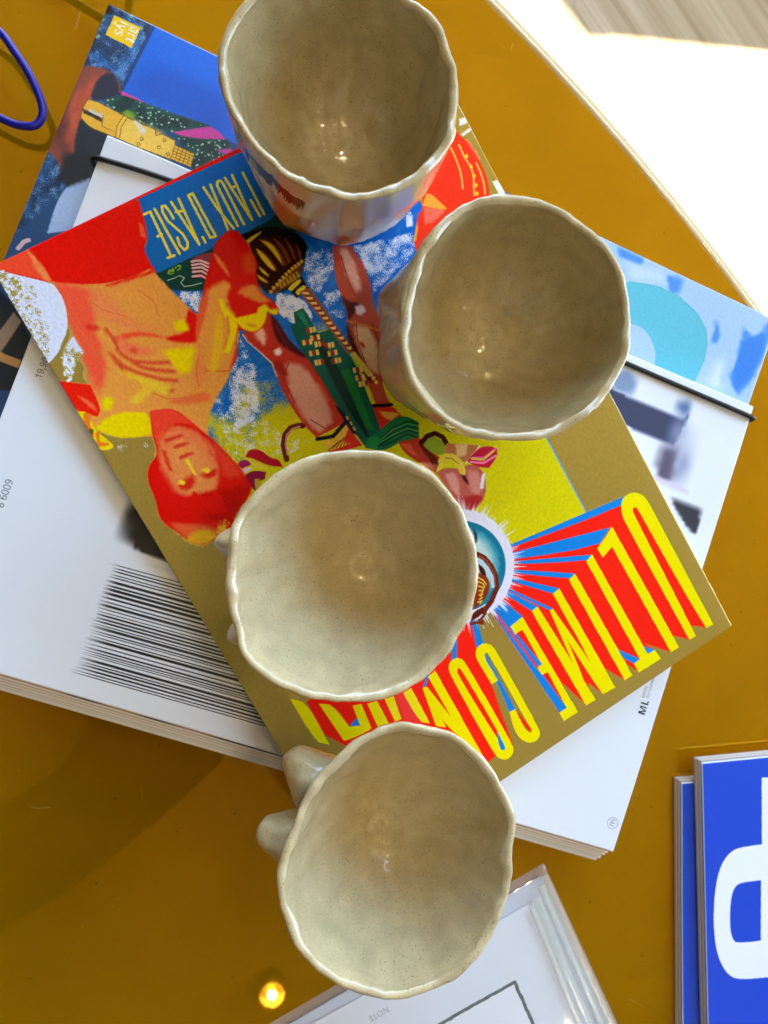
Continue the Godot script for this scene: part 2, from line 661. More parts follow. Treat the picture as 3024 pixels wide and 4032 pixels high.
func build_white_book() -> void:
	var b := thing("white_book", "white art book lying face down under the cups, with stripes and a black elastic cord", "book", Vector3(-0.05516, TABLE + 0.0118, -0.17167), deg_to_rad(-19.3))
	var p := Print.new(349, 245, 5.8, Color("e6eaf0"))
	paint_white_book(p)
	var rng := RandomNumberGenerator.new()
	rng.seed = 5
	var tones := [Color(0.84, 0.84, 0.87), Color(0.62, 0.42, 0.46), Color(0.84, 0.84, 0.86), Color(0.42, 0.38, 0.38), Color(0.84, 0.82, 0.80), Color(0.66, 0.48, 0.46), Color(0.84, 0.85, 0.88), Color(0.36, 0.34, 0.36), Color(0.80, 0.82, 0.86), Color(0.55, 0.50, 0.50), Color(0.84, 0.86, 0.90), Color(0.74, 0.78, 0.84)]
	for i in tones.size():
		var k := tones.size() - 1 - i
		var m := mat(Color.WHITE, 0.65)
		m.vertex_color_use_as_albedo = true
		var c: Color = tones[i]
		var tint := func(x: float, _z: float) -> Color:
			if i == 1:                     # a printed page edge
				return [Color(0.05, 0.06, 0.10), Color(0.06, 0.07, 0.11), Color(0.60, 0.36, 0.38), Color(0.60, 0.38, 0.40), Color(0.07, 0.08, 0.12), Color(0.50, 0.36, 0.22), Color(0.07, 0.08, 0.12), Color(0.55, 0.34, 0.36)][int(x * 60.0) % 8 if x < 0.17 else 7]
			return c
		var s := part("page_sheaf", slab(0.3465 - 0.0006 * sin(i * 2.3), 0.2445 + [0.0, 0.0012, 0.0024, 0.0029, 0.0040, 0.0045, 0.0058, 0.0062, 0.0074, 0.0078, 0.0092, 0.0098][i], 0.00086, 40, 1, null, 0.0, tint), m, b)
		s.position = Vector3(0.001 + 0.0005 * sin(i * 1.7), 0.0006 + k * 0.00087, 0.0004)
	var warp := fnoise(18, 5.0, 2)
	var bow := func(x: float, z: float) -> float: return 0.0002 + warp.get_noise_2d(x, z) * 0.0007 + 0.0011 * pow(x / 0.349, 3.0) * 0.4
	part("back_cover", slab(0.348, 0.2445, 0.0005), mat(Color(0.80, 0.82, 0.86), 0.4), b)
	var front := part("front_cover", slab(0.349, 0.245, 0.0006, 40, 28, bow, 0.0004), gloss_paper(p.im, 0.4, 0.25), b)
	front.position.y = 0.01105
	# elastic cord across the cover, tucked round both edges
	var path := [Vector3(-0.0022, 0.0030, 0.0128), Vector3(-0.0024, 0.0090, 0.0126), Vector3(-0.0010, 0.0126, 0.0123), Vector3(0.006, 0.0136, 0.0115), Vector3(0.027, 0.0134, 0.0093), Vector3(0.08, 0.0130, 0.0058), Vector3(0.13, 0.0128, 0.0036), Vector3(0.21, 0.0129, 0.0040), Vector3(0.273, 0.0132, 0.0053), Vector3(0.342, 0.0142, 0.0063), Vector3(0.350, 0.0128, 0.0064), Vector3(0.3513, 0.009, 0.0066), Vector3(0.3512, 0.003, 0.0068)]
	part("elastic_cord", tube(curve(path, 0.003), 0.00125, 12), mat(Color(0.010, 0.018, 0.014), 0.45), b)

func build_catalogue() -> void:
	var w := 0.228
	var d := 0.322
	var b := thing("exhibition_catalogue", "gold exhibition catalogue with a red and yellow martial arts cover, under the four cups", "book", Vector3(-0.10221, TABLE + 0.0240, -0.10629), deg_to_rad(29.9))
	var gold := Color("c2a44a")
	var p := Print.new(228, 322, 6.0, gold)
	paint_catalogue(p)
	# metallic ink wherever the gold was left bare
	var small := p.im.duplicate() as Image
	small.resize(684, 966, Image.INTERPOLATE_NEAREST)
	var bare := Image.create_empty(684, 966, false, Image.FORMAT_RGB8)
	bare.fill(Color.BLACK)
	for y in 966:
		for x in 684:
			var c := small.get_pixel(x, y)
			if absf(c.r - gold.r) + absf(c.g - gold.g) + absf(c.b - gold.b) < 0.03:
				bare.set_pixel(x, y, Color(0.5, 0.5, 0.5))
	p.grain(0.055, 236.0)
	var cover := gloss_paper(p.im, 0.07, 0.0)
	cover.metallic_specular = 0.35
	cover.metallic = 1.0
	var peel := Image.create_empty(1024, 1446, false, Image.FORMAT_RGB8)
	var pn := fnoise(33, 0.11, 2)
	for y in 1446:
		for x in 1024:
			var k := 0.5 + pn.get_noise_2d(x, y) * 0.5
			peel.set_pixel(x, y, Color(k, k, k))
	peel.bump_map_to_normal_map(1.0)
	cover.normal_enabled = true
	cover.normal_texture = texture(peel)
	cover.normal_scale = 0.04
	cover.metallic_texture = texture(bare)
	var paper := mat(Color(0.86, 0.85, 0.82), 0.7)
	part("back_cover", slab(w, d, 0.0006), mat(Color(0.55, 0.46, 0.12), 0.3), b)
	for i in 6:
		var s := part("page_sheaf", slab(w - 0.002, d - 0.002 + 0.0003 * sin(i * 2.1), 0.00108), paper, b)
		s.position = Vector3(0.0008, 0.0006 + i * 0.0011, 0.001)
	var warp := fnoise(28, 7.0, 2)
	var bow := func(x: float, z: float) -> float: return 0.0002 + warp.get_noise_2d(x, z) * 0.00035 - 0.0004 * pow(clampf((x - 0.218) / 0.010, 0.0, 1.0), 2.0)
	var front := part("front_cover", slab(w, d, 0.0005, 40, 52, bow, 0.0002), cover, b)
	front.position.y = 0.0074
	# rounded spine, rubbed pale along its fold
	var st: Array = []
	var rng := RandomNumberGenerator.new()
	rng.seed = 2
	for k in 60:
		st.append(Vector3(w - 0.0002 + rng.randf() * 0.00025, 0.0066 + rng.randf() * 0.0002, d * k / 59.0))
	part("spine_fold", tube(PackedVector3Array(st), 0.00055, 8), mat(Color(0.80, 0.76, 0.60), 0.5), b)

# ------------------------------------------------------------------ cups
var clay: StandardMaterial3D

func stoneware() -> StandardMaterial3D:
	var im := Image.create_empty(1024, 1024, false, Image.FORMAT_RGB8)
	var soft := FastNoiseLite.new()
	soft.seed = 77
	soft.frequency = 0.006
	soft.fractal_octaves = 4
	var fine := fnoise(78, 0.12, 2)
	var base := Color(0.785, 0.715, 0.545)
	for y in 1024:
		for x in 1024:
			var k := soft.get_noise_2d(x, y) * 0.09 + fine.get_noise_2d(x, y) * 0.05
			im.set_pixel(x, y, Color(base.r + k, base.g + k * 0.95, base.b + k * 0.7))
	var rng := RandomNumberGenerator.new()
	rng.seed = 40
	for i in 2600:
		var x := rng.randi_range(2, 1020)
		var y := rng.randi_range(2, 1020)
		var c := Color(0.22, 0.17, 0.09).lerp(Color(0.58, 0.50, 0.34), rng.randf())
		var r := 2 if rng.randf() < 0.55 else (3 if rng.randf() < 0.75 else 5)
		im.fill_rect(Rect2i(x, y, r, rng.randi_range(r, r + 1)), c)
	var m := mat(Color.WHITE, 0.42, 0.5, 1.0)
	m.clearcoat_roughness = 0.02
	m.albedo_texture = texture(im)
	m.uv1_triplanar = true
	m.uv1_scale = Vector3(1, 1, 1) / 0.09
	var bumps := Image.create_empty(512, 512, false, Image.FORMAT_RGB8)
	var bn := fnoise(90, 0.02, 3)
	for y in 512:
		for x in 512:
			var k := 0.5 + bn.get_noise_2d(x, y) * 0.5
			bumps.set_pixel(x, y, Color(k, k, k))
	bumps.bump_map_to_normal_map(3.0)
	m.normal_enabled = true
	m.normal_texture = texture(bumps)
	m.normal_scale = 0.14
	return m

# The cup's wall as rings from the middle of its foot, up the outside, over the lip and down to the middle of the floor.
# rim and foot: centres in the cup's own axes; radii: outer radius of the lip in millimetres, every 11.25 degrees from +x towards +z.
func cup_mesh(rim: Vector2, foot: Vector2, radii: Array, n_in: float, n_out: float, taper_in: float, taper_out: float, bumps: Array, swirl: float, seed_: int) -> ArrayMesh:
	var na := 144
	var hgt := 0.068
	var floor_y := 0.0085
	var no := 26
	var nr := 9
	var ni := 40
	var hand := fnoise(seed_, 1.0, 3)
	var pool := fnoise(seed_ + 5, 1.0, 1)
	var rings: Array = []
	var total := no + 1 + nr + ni + 1
	for k in total:
		var ring := PackedVector3Array()
		for i in na:
			var a := TAU * i / na
			var dir := Vector2(cos(a), sin(a))
			var f := a / TAU * 32.0
			var i0 := int(f) % 32
			var R: float = cubic_interpolate(radii[i0], radii[(i0 + 1) % 32], radii[(i0 + 31) % 32], radii[(i0 + 2) % 32], f - floor(f)) * 0.001
			R += hand.get_noise_3d(dir.x * 2.6, dir.y * 2.6, 1.0) * 0.0009 + hand.get_noise_3d(dir.x * 9.0, dir.y * 5.0, 2.0) * 0.0003
			var thick := 0.0034 + hand.get_noise_3d(dir.x * 2.2, dir.y * 2.2, 5.0) * 0.0011
			var top := hgt + hand.get_noise_3d(dir.x * 1.5, dir.y * 1.5, 9.0) * 0.0026 + hand.get_noise_3d(dir.x * 3.0, dir.y * 3.0, 12.0) * 0.0010
			var y := 0.0
			var r := 0.0
			if k <= no:                              # outside
				var ph := PI / 2 * k / no
				var rf := pow(sin(ph), 2.0 / n_out)
				var yf := 1.0 - pow(maxf(cos(ph), 0.0), 2.0 / n_out)
				y = top * yf
				r = (R - 0.0006) * rf * (taper_out + (1.0 - taper_out) * yf)
				for b in bumps:
					var da := absf(wrapf(a - deg_to_rad(b[0]), -PI, PI))
					r += b[2] * exp(-0.5 * pow(da / b[3], 2.0) - 0.5 * pow((y - b[1]) / b[4], 2.0))
				r += hand.get_noise_3d(dir.x * 3.0, y * 60.0, dir.y * 3.0) * 0.0012 * rf
			elif k <= no + nr:                       # lip
				var ph := PI * (k - no) / (nr + 1)
				y = top + sin(ph) * thick * 0.42
				r = R - 0.0006 - thick * 0.5 + cos(ph) * thick * 0.5 + 0.0004 * sin(ph)
			else:                                    # inside
				var ph := PI / 2 * (1.0 - float(k - no - nr - 1) / ni)
				var rf := pow(maxf(sin(ph), 0.0), 2.0 / n_in)
				var yf := 1.0 - pow(maxf(cos(ph), 0.0), 2.0 / n_in)
				y = floor_y + (top - floor_y) * yf
				r = (R - 0.0006 - thick) * rf * (taper_in + (1.0 - taper_in) * yf)
				r += hand.get_noise_3d(dir.x * 1.8, y * 34.0 + 7.0, dir.y * 1.8) * 0.0015 * smoothstep(0.25, 0.8, rf)
				var deep := clampf(1.0 - yf * 5.0, 0.0, 1.0)
				y += deep * (pool.get_noise_2d(dir.x * r * 120.0 + 3.0, dir.y * r * 120.0) * 0.00030 + swirl * sin(r * 1100.0 + a) * exp(-r * 70.0))
			var c := foot.lerp(rim, clampf(y / hgt, 0.0, 1.0))
			ring.append(Vector3(c.x + dir.x * r, y, c.y + dir.y * r))
		rings.append(ring)
	var st := SurfaceTool.new()
	var made: ArrayMesh
	for surface in 2:                                # 0 outside, 1 lip and inside
		st.clear()
		st.begin(Mesh.PRIMITIVE_TRIANGLES)
		var from := 0 if surface == 0 else no
		var to := no if surface == 0 else total - 1
		for k in range(from, to + 1):
			for i in na + 1:
				var q := i % na
				var du: Vector3 = rings[k][(q + 1) % na] - rings[k][(q + na - 1) % na]
				var dv: Vector3 = rings[mini(k + 1, total - 1)][q] - rings[maxi(k - 1, 0)][q]
				var nn := dv.cross(du).normalized()
				if k == 0:
					nn = Vector3.DOWN
				elif k == total - 1 or nn == Vector3.ZERO:
					nn = Vector3.UP
				st.set_normal(nn)
				st.set_uv(Vector2(float(i) / na, clampf(rings[k][q].y / hgt, 0.0, 1.0)))
				st.add_vertex(rings[k][q])
		for k in to - from:
			for i in na:
				var a := k * (na + 1) + i
				for q in [a, a + 1, a + na + 2, a, a + na + 2, a + na + 1]:
					st.add_index(q)
		made = st.commit() if surface == 0 else st.commit(made)
	return made

# A stub pressed on to the wall: broad where it meets the clay, then a rounded knob. Local +x points away from the cup.
func nub_mesh(length: float, across: float, tall: float, seed_: int, slope: float) -> ArrayMesh:
	var n := 36
	var hand := fnoise(seed_, 1.0, 2)
	var st := SurfaceTool.new()
	st.begin(Mesh.PRIMITIVE_TRIANGLES)
	st.set_smooth_group(1)
	var prof := []
	for k in 22:
		var q := k / 21.0
		var x := -0.0025 + (length + 0.0025) * sin(q * PI / 2)
		var body := pow(maxf(0.0, cos(q * PI / 2)), 0.62)
		var flare := 0.42 * exp(-pow(q / 0.30, 2.0))
		prof.append(Vector2(x, body * 0.94 + flare))
	for p in prof:
		for i in n:
			var a := TAU * i / n
			var j := 1.0 + hand.get_noise_3d(cos(a) * 1.2, sin(a) * 1.2, p.x * 80.0) * 0.10
			var up: float = sin(a) * tall * p.y * j
			var aside: float = cos(a) * across * p.y * j
			st.add_vertex(Vector3(p.x + up * slope - aside * aside / 0.09, up - 0.12 * p.x, aside))
	for k in prof.size() - 1:
		for i in n:
			var a := k * n + i
			var b := k * n + (i + 1) % n
			for q in [a, b, b + n, a, b + n, a + n]:
				st.add_index(q)
	st.generate_normals()
	return st.commit()

func add_cup(label: String, at: Vector2, lift: float, mesh: ArrayMesh, outside: Material, nubs: Array, inside: Material = clay) -> void:
	var c := thing("cup", label, "cup", Vector3(at.x * 0.001, TABLE + lift, at.y * 0.001), 0.0, "handmade speckled cups on the catalogue")
	var b := part("bowl", mesh, null, c)
	b.set_surface_override_material(0, outside)
	b.set_surface_override_material(1, inside)
	for u in nubs:                                   # angle, distance from the middle, height, length, half widths
		# where the wall's outside passes at that height
		var far := 0.0
		var high := 0.0
		var low := 0.0
		var verts: PackedVector3Array = mesh.surface_get_arrays(0)[Mesh.ARRAY_VERTEX]
		for v in verts:
			if absf(v.y - u[2]) < 0.004 and absf(wrapf(atan2(v.z, v.x) - deg_to_rad(u[0]), -PI, PI)) < 0.06:
				far = maxf(far, Vector2(v.x, v.z).length())
			if absf(v.y - u[2] - 0.009) < 0.004 and absf(wrapf(atan2(v.z, v.x) - deg_to_rad(u[0]), -PI, PI)) < 0.06:
				high = maxf(high, Vector2(v.x, v.z).length())
			if absf(v.y - u[2] + 0.009) < 0.004 and absf(wrapf(atan2(v.z, v.x) - deg_to_rad(u[0]), -PI, PI)) < 0.06:
				low = maxf(low, Vector2(v.x, v.z).length())
		far += u[1]
		var k := part("handle_nub", nub_mesh(u[3], u[4], u[5], int(u[0]), (high - low) / 0.018), clay, c)
		k.rotation.y = -deg_to_rad(u[0])
		k.position = Vector3(cos(deg_to_rad(u[0])) * far, u[2], sin(deg_to_rad(u[0])) * far)

func build_cups() -> void:
	clay = stoneware()
	var tan_clay := clay.duplicate() as StandardMaterial3D          # the two upper cups are a browner batch
	tan_clay.albedo_color = Color(0.93, 0.915, 0.87)
	var up := 0.0324
	# the first cup's outside carries black brush strokes and pale and rusty glaze dabs, partly painted catalogue reflections
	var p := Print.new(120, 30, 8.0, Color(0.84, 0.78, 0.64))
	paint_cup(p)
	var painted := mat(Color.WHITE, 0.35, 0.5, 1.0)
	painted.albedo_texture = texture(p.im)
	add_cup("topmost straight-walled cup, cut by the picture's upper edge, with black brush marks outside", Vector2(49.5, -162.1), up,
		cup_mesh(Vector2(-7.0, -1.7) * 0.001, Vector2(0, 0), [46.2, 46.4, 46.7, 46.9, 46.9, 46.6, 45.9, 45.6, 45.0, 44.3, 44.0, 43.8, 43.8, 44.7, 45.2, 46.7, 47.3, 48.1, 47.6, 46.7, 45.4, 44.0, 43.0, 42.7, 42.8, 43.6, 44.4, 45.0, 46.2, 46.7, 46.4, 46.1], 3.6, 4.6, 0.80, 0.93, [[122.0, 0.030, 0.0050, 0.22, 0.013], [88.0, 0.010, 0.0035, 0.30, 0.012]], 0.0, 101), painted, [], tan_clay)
	add_cup("wide cup with two broad bulges on its left side, right of the other three", Vector2(114.5, -76.3), up,
		cup_mesh(Vector2(-1.9, -0.4) * 0.001, Vector2(0, 0), [49.9, 50.1, 49.9, 48.6, 48.3, 47.9, 48.5, 48.6, 48.9, 49.5, 50.8, 51.6, 52.4, 52.6, 51.4, 49.7, 47.5, 46.5, 47.0, 48.3, 49.5, 50.1, 50.4, 50.3, 50.3, 50.4, 49.9, 50.5, 50.6, 50.4, 50.2, 50.2], 2.7, 3.2, 0.86, 0.86, [[197.0, 0.040, 0.0105, 0.20, 0.014], [163.0, 0.040, 0.0085, 0.26, 0.014]], 0.00020, 202), tan_clay, [], tan_clay)
	add_cup("open conical cup with a thin torn lip, in the middle of the catalogue", Vector2(62.4, 23.4), up,
		cup_mesh(Vector2(-15.9, 1.2) * 0.001, Vector2(0, 0), [49.7, 49.7, 49.7, 49.2, 49.2, 49.4, 49.3, 49.4, 49.2, 49.3, 50.1, 50.7, 51.3, 51.7, 49.7, 49.3, 48.8, 48.8, 50.1, 50.1, 50.0, 50.0, 49.5, 49.0, 49.0, 50.0, 50.3, 50.7, 50.5, 50.6, 50.3, 50.0], 2.0, 2.2, 0.72, 0.74, [], 0.00060, 303), clay,
		[[190.0, -0.001, 0.043, 0.0150, 0.0085, 0.010], [156.0, -0.001, 0.038, 0.0165, 0.008, 0.011]])
	add_cup("lowest cup, egg-shaped, with two round handle stubs standing out on its left", Vector2(70.1, 146.2), up,
		cup_mesh(Vector2(-4.7, -10.4) * 0.001, Vector2(0, 0), [46.1, 46.2, 47.4, 48.3, 49.7, 51.4, 53.2, 53.9, 53.9, 52.8, 52.3, 51.8, 51.1, 50.4, 49.6, 49.1, 48.6, 47.4, 46.7, 47.5, 48.4, 49.6, 51.5, 53.8, 54.7, 53.9, 53.2, 51.9, 50.6, 49.4, 48.8, 47.4], 2.15, 2.4, 0.70, 0.72, [], 0.00075, 404), clay,
		[[226.0, 0.0016, 0.047, 0.0160, 0.0098, 0.011], [197.0, 0.0006, 0.045, 0.0140, 0.0095, 0.011]])

func paint_cup(p: Print) -> void:
	# u runs round the cup from +x towards +z; the foot is at the top of the sheet
	var rng := RandomNumberGenerator.new()
	rng.seed = 6
	p.poly("c9c2c8", [235, 20, 330, 10, 345, 150, 250, 165], 2.0)  # pale and rusty glaze, part of it the catalogue's reflection painted on
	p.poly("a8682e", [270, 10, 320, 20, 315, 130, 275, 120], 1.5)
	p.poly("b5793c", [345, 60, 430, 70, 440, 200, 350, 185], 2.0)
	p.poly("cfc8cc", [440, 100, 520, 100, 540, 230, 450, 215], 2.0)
	for i in 24:                             # a row of strokes like lashes
		var u := 432.0 - i * 2.8
		var top := 246.0 + rng.randf() * 4.0 - i * 0.4
		p.poly("0b0b0a", [u - 2, top + 9, u + 6, top + 8, u + 4 + rng.randf() * 4.0, top - 14 - rng.randf() * 24.0, u, top - 7])
	for i in 44:                             # and a thick dabbed band
		var u := 438.0 + i * 2.0
		p.poly("0c0c0b", [u, 250 + rng.randf() * 5.0, u + 7, 249 - rng.randf() * 4.0, u + 6, 208 + rng.randf() * 12, u - 2, 204 + rng.randf() * 12])

# ------------------------------------------------------------------ booklets, sleeve, cords
func build_booklets() -> void:
	var blue := Color("0044cc")
	var paper := mat(Color(0.86, 0.84, 0.82), 0.7)
	var corners := [Vector3(0.2428, TABLE + 0.0002, 0.1485), Vector3(0.2510, TABLE + 0.0066, 0.1360)]
	var labels := ["blue booklet showing only its edge from under the lettered one", "upper blue booklet with a large white letter d on its cover"]
	for i in 2:
		var b := thing("blue_booklet", labels[i], "booklet", corners[i], deg_to_rad(1.5 if i == 1 else 0.3), "two blue booklets at the lower right")
		part("back_cover", slab(0.14, 0.20, 0.0004), paper, b)
		for k in 5:
			var s := part("page_sheaf", slab(0.1405, 0.2005, 0.00098), mat(Color(0.86, 0.83, 0.80) if k % 2 else Color(0.70, 0.66, 0.64), 0.7), b)
			s.position = Vector3(-0.0012 + 0.0003 * k, 0.0004 + k * 0.001, -0.0014 + 0.0002 * k)
		var p := Print.new(140, 200, 5.0, blue)
		p.poly("eef2f8", [-10, -10, 1410, -10, 1410, 9, -10, 9], 0.3)
		p.poly("eef2f8", [-10, -10, 4, -10, 4, 2010, -10, 2010], 0.2)
		if i == 1:
			p.poly("f2f4f8", [364, 115, 448, 122, 664, 142, 636, 1234, 375, 1222, 196, 1211, 133, 1179, 88, 1111, 59, 1022, 49, 899, 51, 805, 68, 666, 102, 566, 161, 502, 225, 485, 355, 485])
			p.poly("0044cc", [344, 681, 220, 679, 183, 698, 160, 743, 148, 836, 147, 921, 159, 979, 185, 1009, 333, 1013])
		var warp := fnoise(50 + i, 6.0, 2)
		var f := part("front_cover", slab(0.14, 0.20, 0.0005, 14, 20, func(x, z): return 0.0002 + warp.get_noise_2d(x, z) * 0.0003, 0.0003), gloss_paper(p.im, 0.4, 0.2), b)
		f.position.y = 0.0055

func build_sleeve() -> void:
	var at := Vector3(0.1649, TABLE, 0.1886)
	var turn := deg_to_rad(-64.9)
	# two white cards, one a little beyond the other
	var p := Print.new(190, 180, 6.0, Color("e9ebee"))
	p.poly("f3f4f5", [340, 250, 1900, 250, 1900, 1800, 340, 1800])
	var ink := RandomNumberGenerator.new()
	ink.seed = 3
	for side in 2:
		for k in 90:
			var a := 340.0 + k * 17.0
			var wob := ink.randf_range(-2.0, 2.0)
			var tone := "1c2c20" if ink.randf() < 0.5 else "2c4a2c"
			if side == 0:
				p.line(tone, [a, 250 + wob, a + 18, 250 + wob], 1.6 + ink.randf() * 0.3)
			else:
				p.line(tone, [340 + wob, a - 90, 340 + wob, a - 72], 1.6 + ink.randf() * 0.3)
	p.text("NOTE", 0, 10.0, 90.0, 4.6, 90.0, "9a9ea2")
	var basis_at := Basis(Vector3.UP, turn)
	for i in 2:
		var c := thing("white_card", ["white card with a drawn green frame, upper of two in the clear sleeve", "plain white card under the framed one, its margin showing at the sleeve's corner"][i], "card", at + basis_at * [Vector3(0.0145, 0.0021, 0.0150), Vector3(0.0050, 0.0009, 0.0042)][i], turn - deg_to_rad(2.0 if i == 0 else 0.0), "white cards in the clear sleeve")
		var warp := fnoise(60 + i, 8.0, 2)
		part("sheet", slab(0.19, 0.18, 0.0007, 14, 14, func(x, z): return warp.get_noise_2d(x, z) * 0.0003), gloss_paper(p.im, 0.6, 0.0) if i == 0 else mat(Color(0.82, 0.84, 0.88), 0.6), c)
	var s := thing("clear_sleeve", "clear plastic sleeve with folded edges, holding the white cards", "sleeve", at, turn)
	var film := mat(Color(0.96, 0.97, 1.0, 0.07), 0.04, 0.7)
	film.transparency = BaseMaterial3D.TRANSPARENCY_ALPHA
	var crease := fnoise(66, 26.0, 3)
	var wave := fnoise(67, 9.0, 2)
	var bow := func(x: float, z: float) -> float:
		var edge := minf(minf(x, 0.205 - x), z)
		var arch := 0.0031 * (1.0 - exp(-edge / 0.004))
		return 0.0006 + arch + (wave.get_noise_2d(x, z * 0.4) * 0.0007 + crease.get_noise_2d(x * 0.25, z) * 0.0007 * exp(-z / 0.02)) * clampf(edge / 0.003, 0.0, 1.0)
	part("upper_film", slab(0.205, 0.205, 0.00008, 90, 90, bow), film, s)
	part("lower_film", slab(0.205, 0.205, 0.00008), film, s).position.y = 0.0003
	# rolled folds of film along the long open edge
	var milky := mat(Color(0.93, 0.93, 0.84, 0.22), 0.10, 0.7)
	milky.transparency = BaseMaterial3D.TRANSPARENCY_ALPHA
	for k in 4:
		var wide: float = [0.0042, 0.0036, 0.0050, 0.0030][k]
		var arch := func(x: float, z: float) -> float: return 0.0004 * sin(PI * z / wide) + wave.get_noise_2d(x * 0.7, z + k) * 0.0005
		var f := part("film_fold", slab(0.2, wide, 0.0001, 40, 8, arch), milky, s)
		f.position = Vector3(0.004 + 0.004 * k, 0.0040 + 0.0003 * k, [0.0012, 0.0056, 0.0100, 0.0150][k])
		f.rotation.y = -deg_to_rad([0.4, 1.0, 2.2, 3.0][k])

func build_cords() -> void:
	var rubber := mat(Color(0.012, 0.030, 0.56), 0.38, 0.5)
	var c := thing("rubber_lanyard", "looped dark blue rubber lanyard reaching in at the left edge", "lanyard", Vector3(0, TABLE, 0), 0.0, "blue rubber lanyards")
	var pts := []
	for q in [[-150, -244, 4], [-128, -236, 8], [-111.9, -224.8, 11], [-103.7, -219.8, 12], [-97.2, -211, 12.5], [-92.2, -203.5, 12.5], [-88.6, -196.4, 12.5], [-86, -189.6, 12], [-85.5, -184.4, 11.5], [-87.3, -180.3, 11], [-90.6, -178.4, 11], [-97.2, -178.7, 10.5], [-103.7, -181.2, 10], [-111.9, -185.3, 9], [-130, -196, 5], [-150, -206, 2.2]]:
		pts.append(Vector3(q[0], q[2], q[1]) * 0.001)
	part("strand", tube(curve(pts, 0.002), 0.00185, 16), rubber, c)
	var e := thing("rubber_lanyard", "end of a dark blue rubber lanyard touching the photo book's top corner", "lanyard", Vector3(0, TABLE, 0), 0.0, "blue rubber lanyards")
	pts = []
	for q in [[-104, -262, 2.2], [-84, -252.5, 4], [-68, -247.2, 10], [-60, -245.6, 14.4], [-56.5, -245.2, 14.6], [-53.6, -246, 14.4], [-50.6, -250.5, 13], [-48, -262, 6], [-47, -275, 2.2]]:
		pts.append(Vector3(q[0], q[2], q[1]) * 0.001)
	part("strand", tube(curve(pts, 0.002), 0.0021, 16), rubber, e)

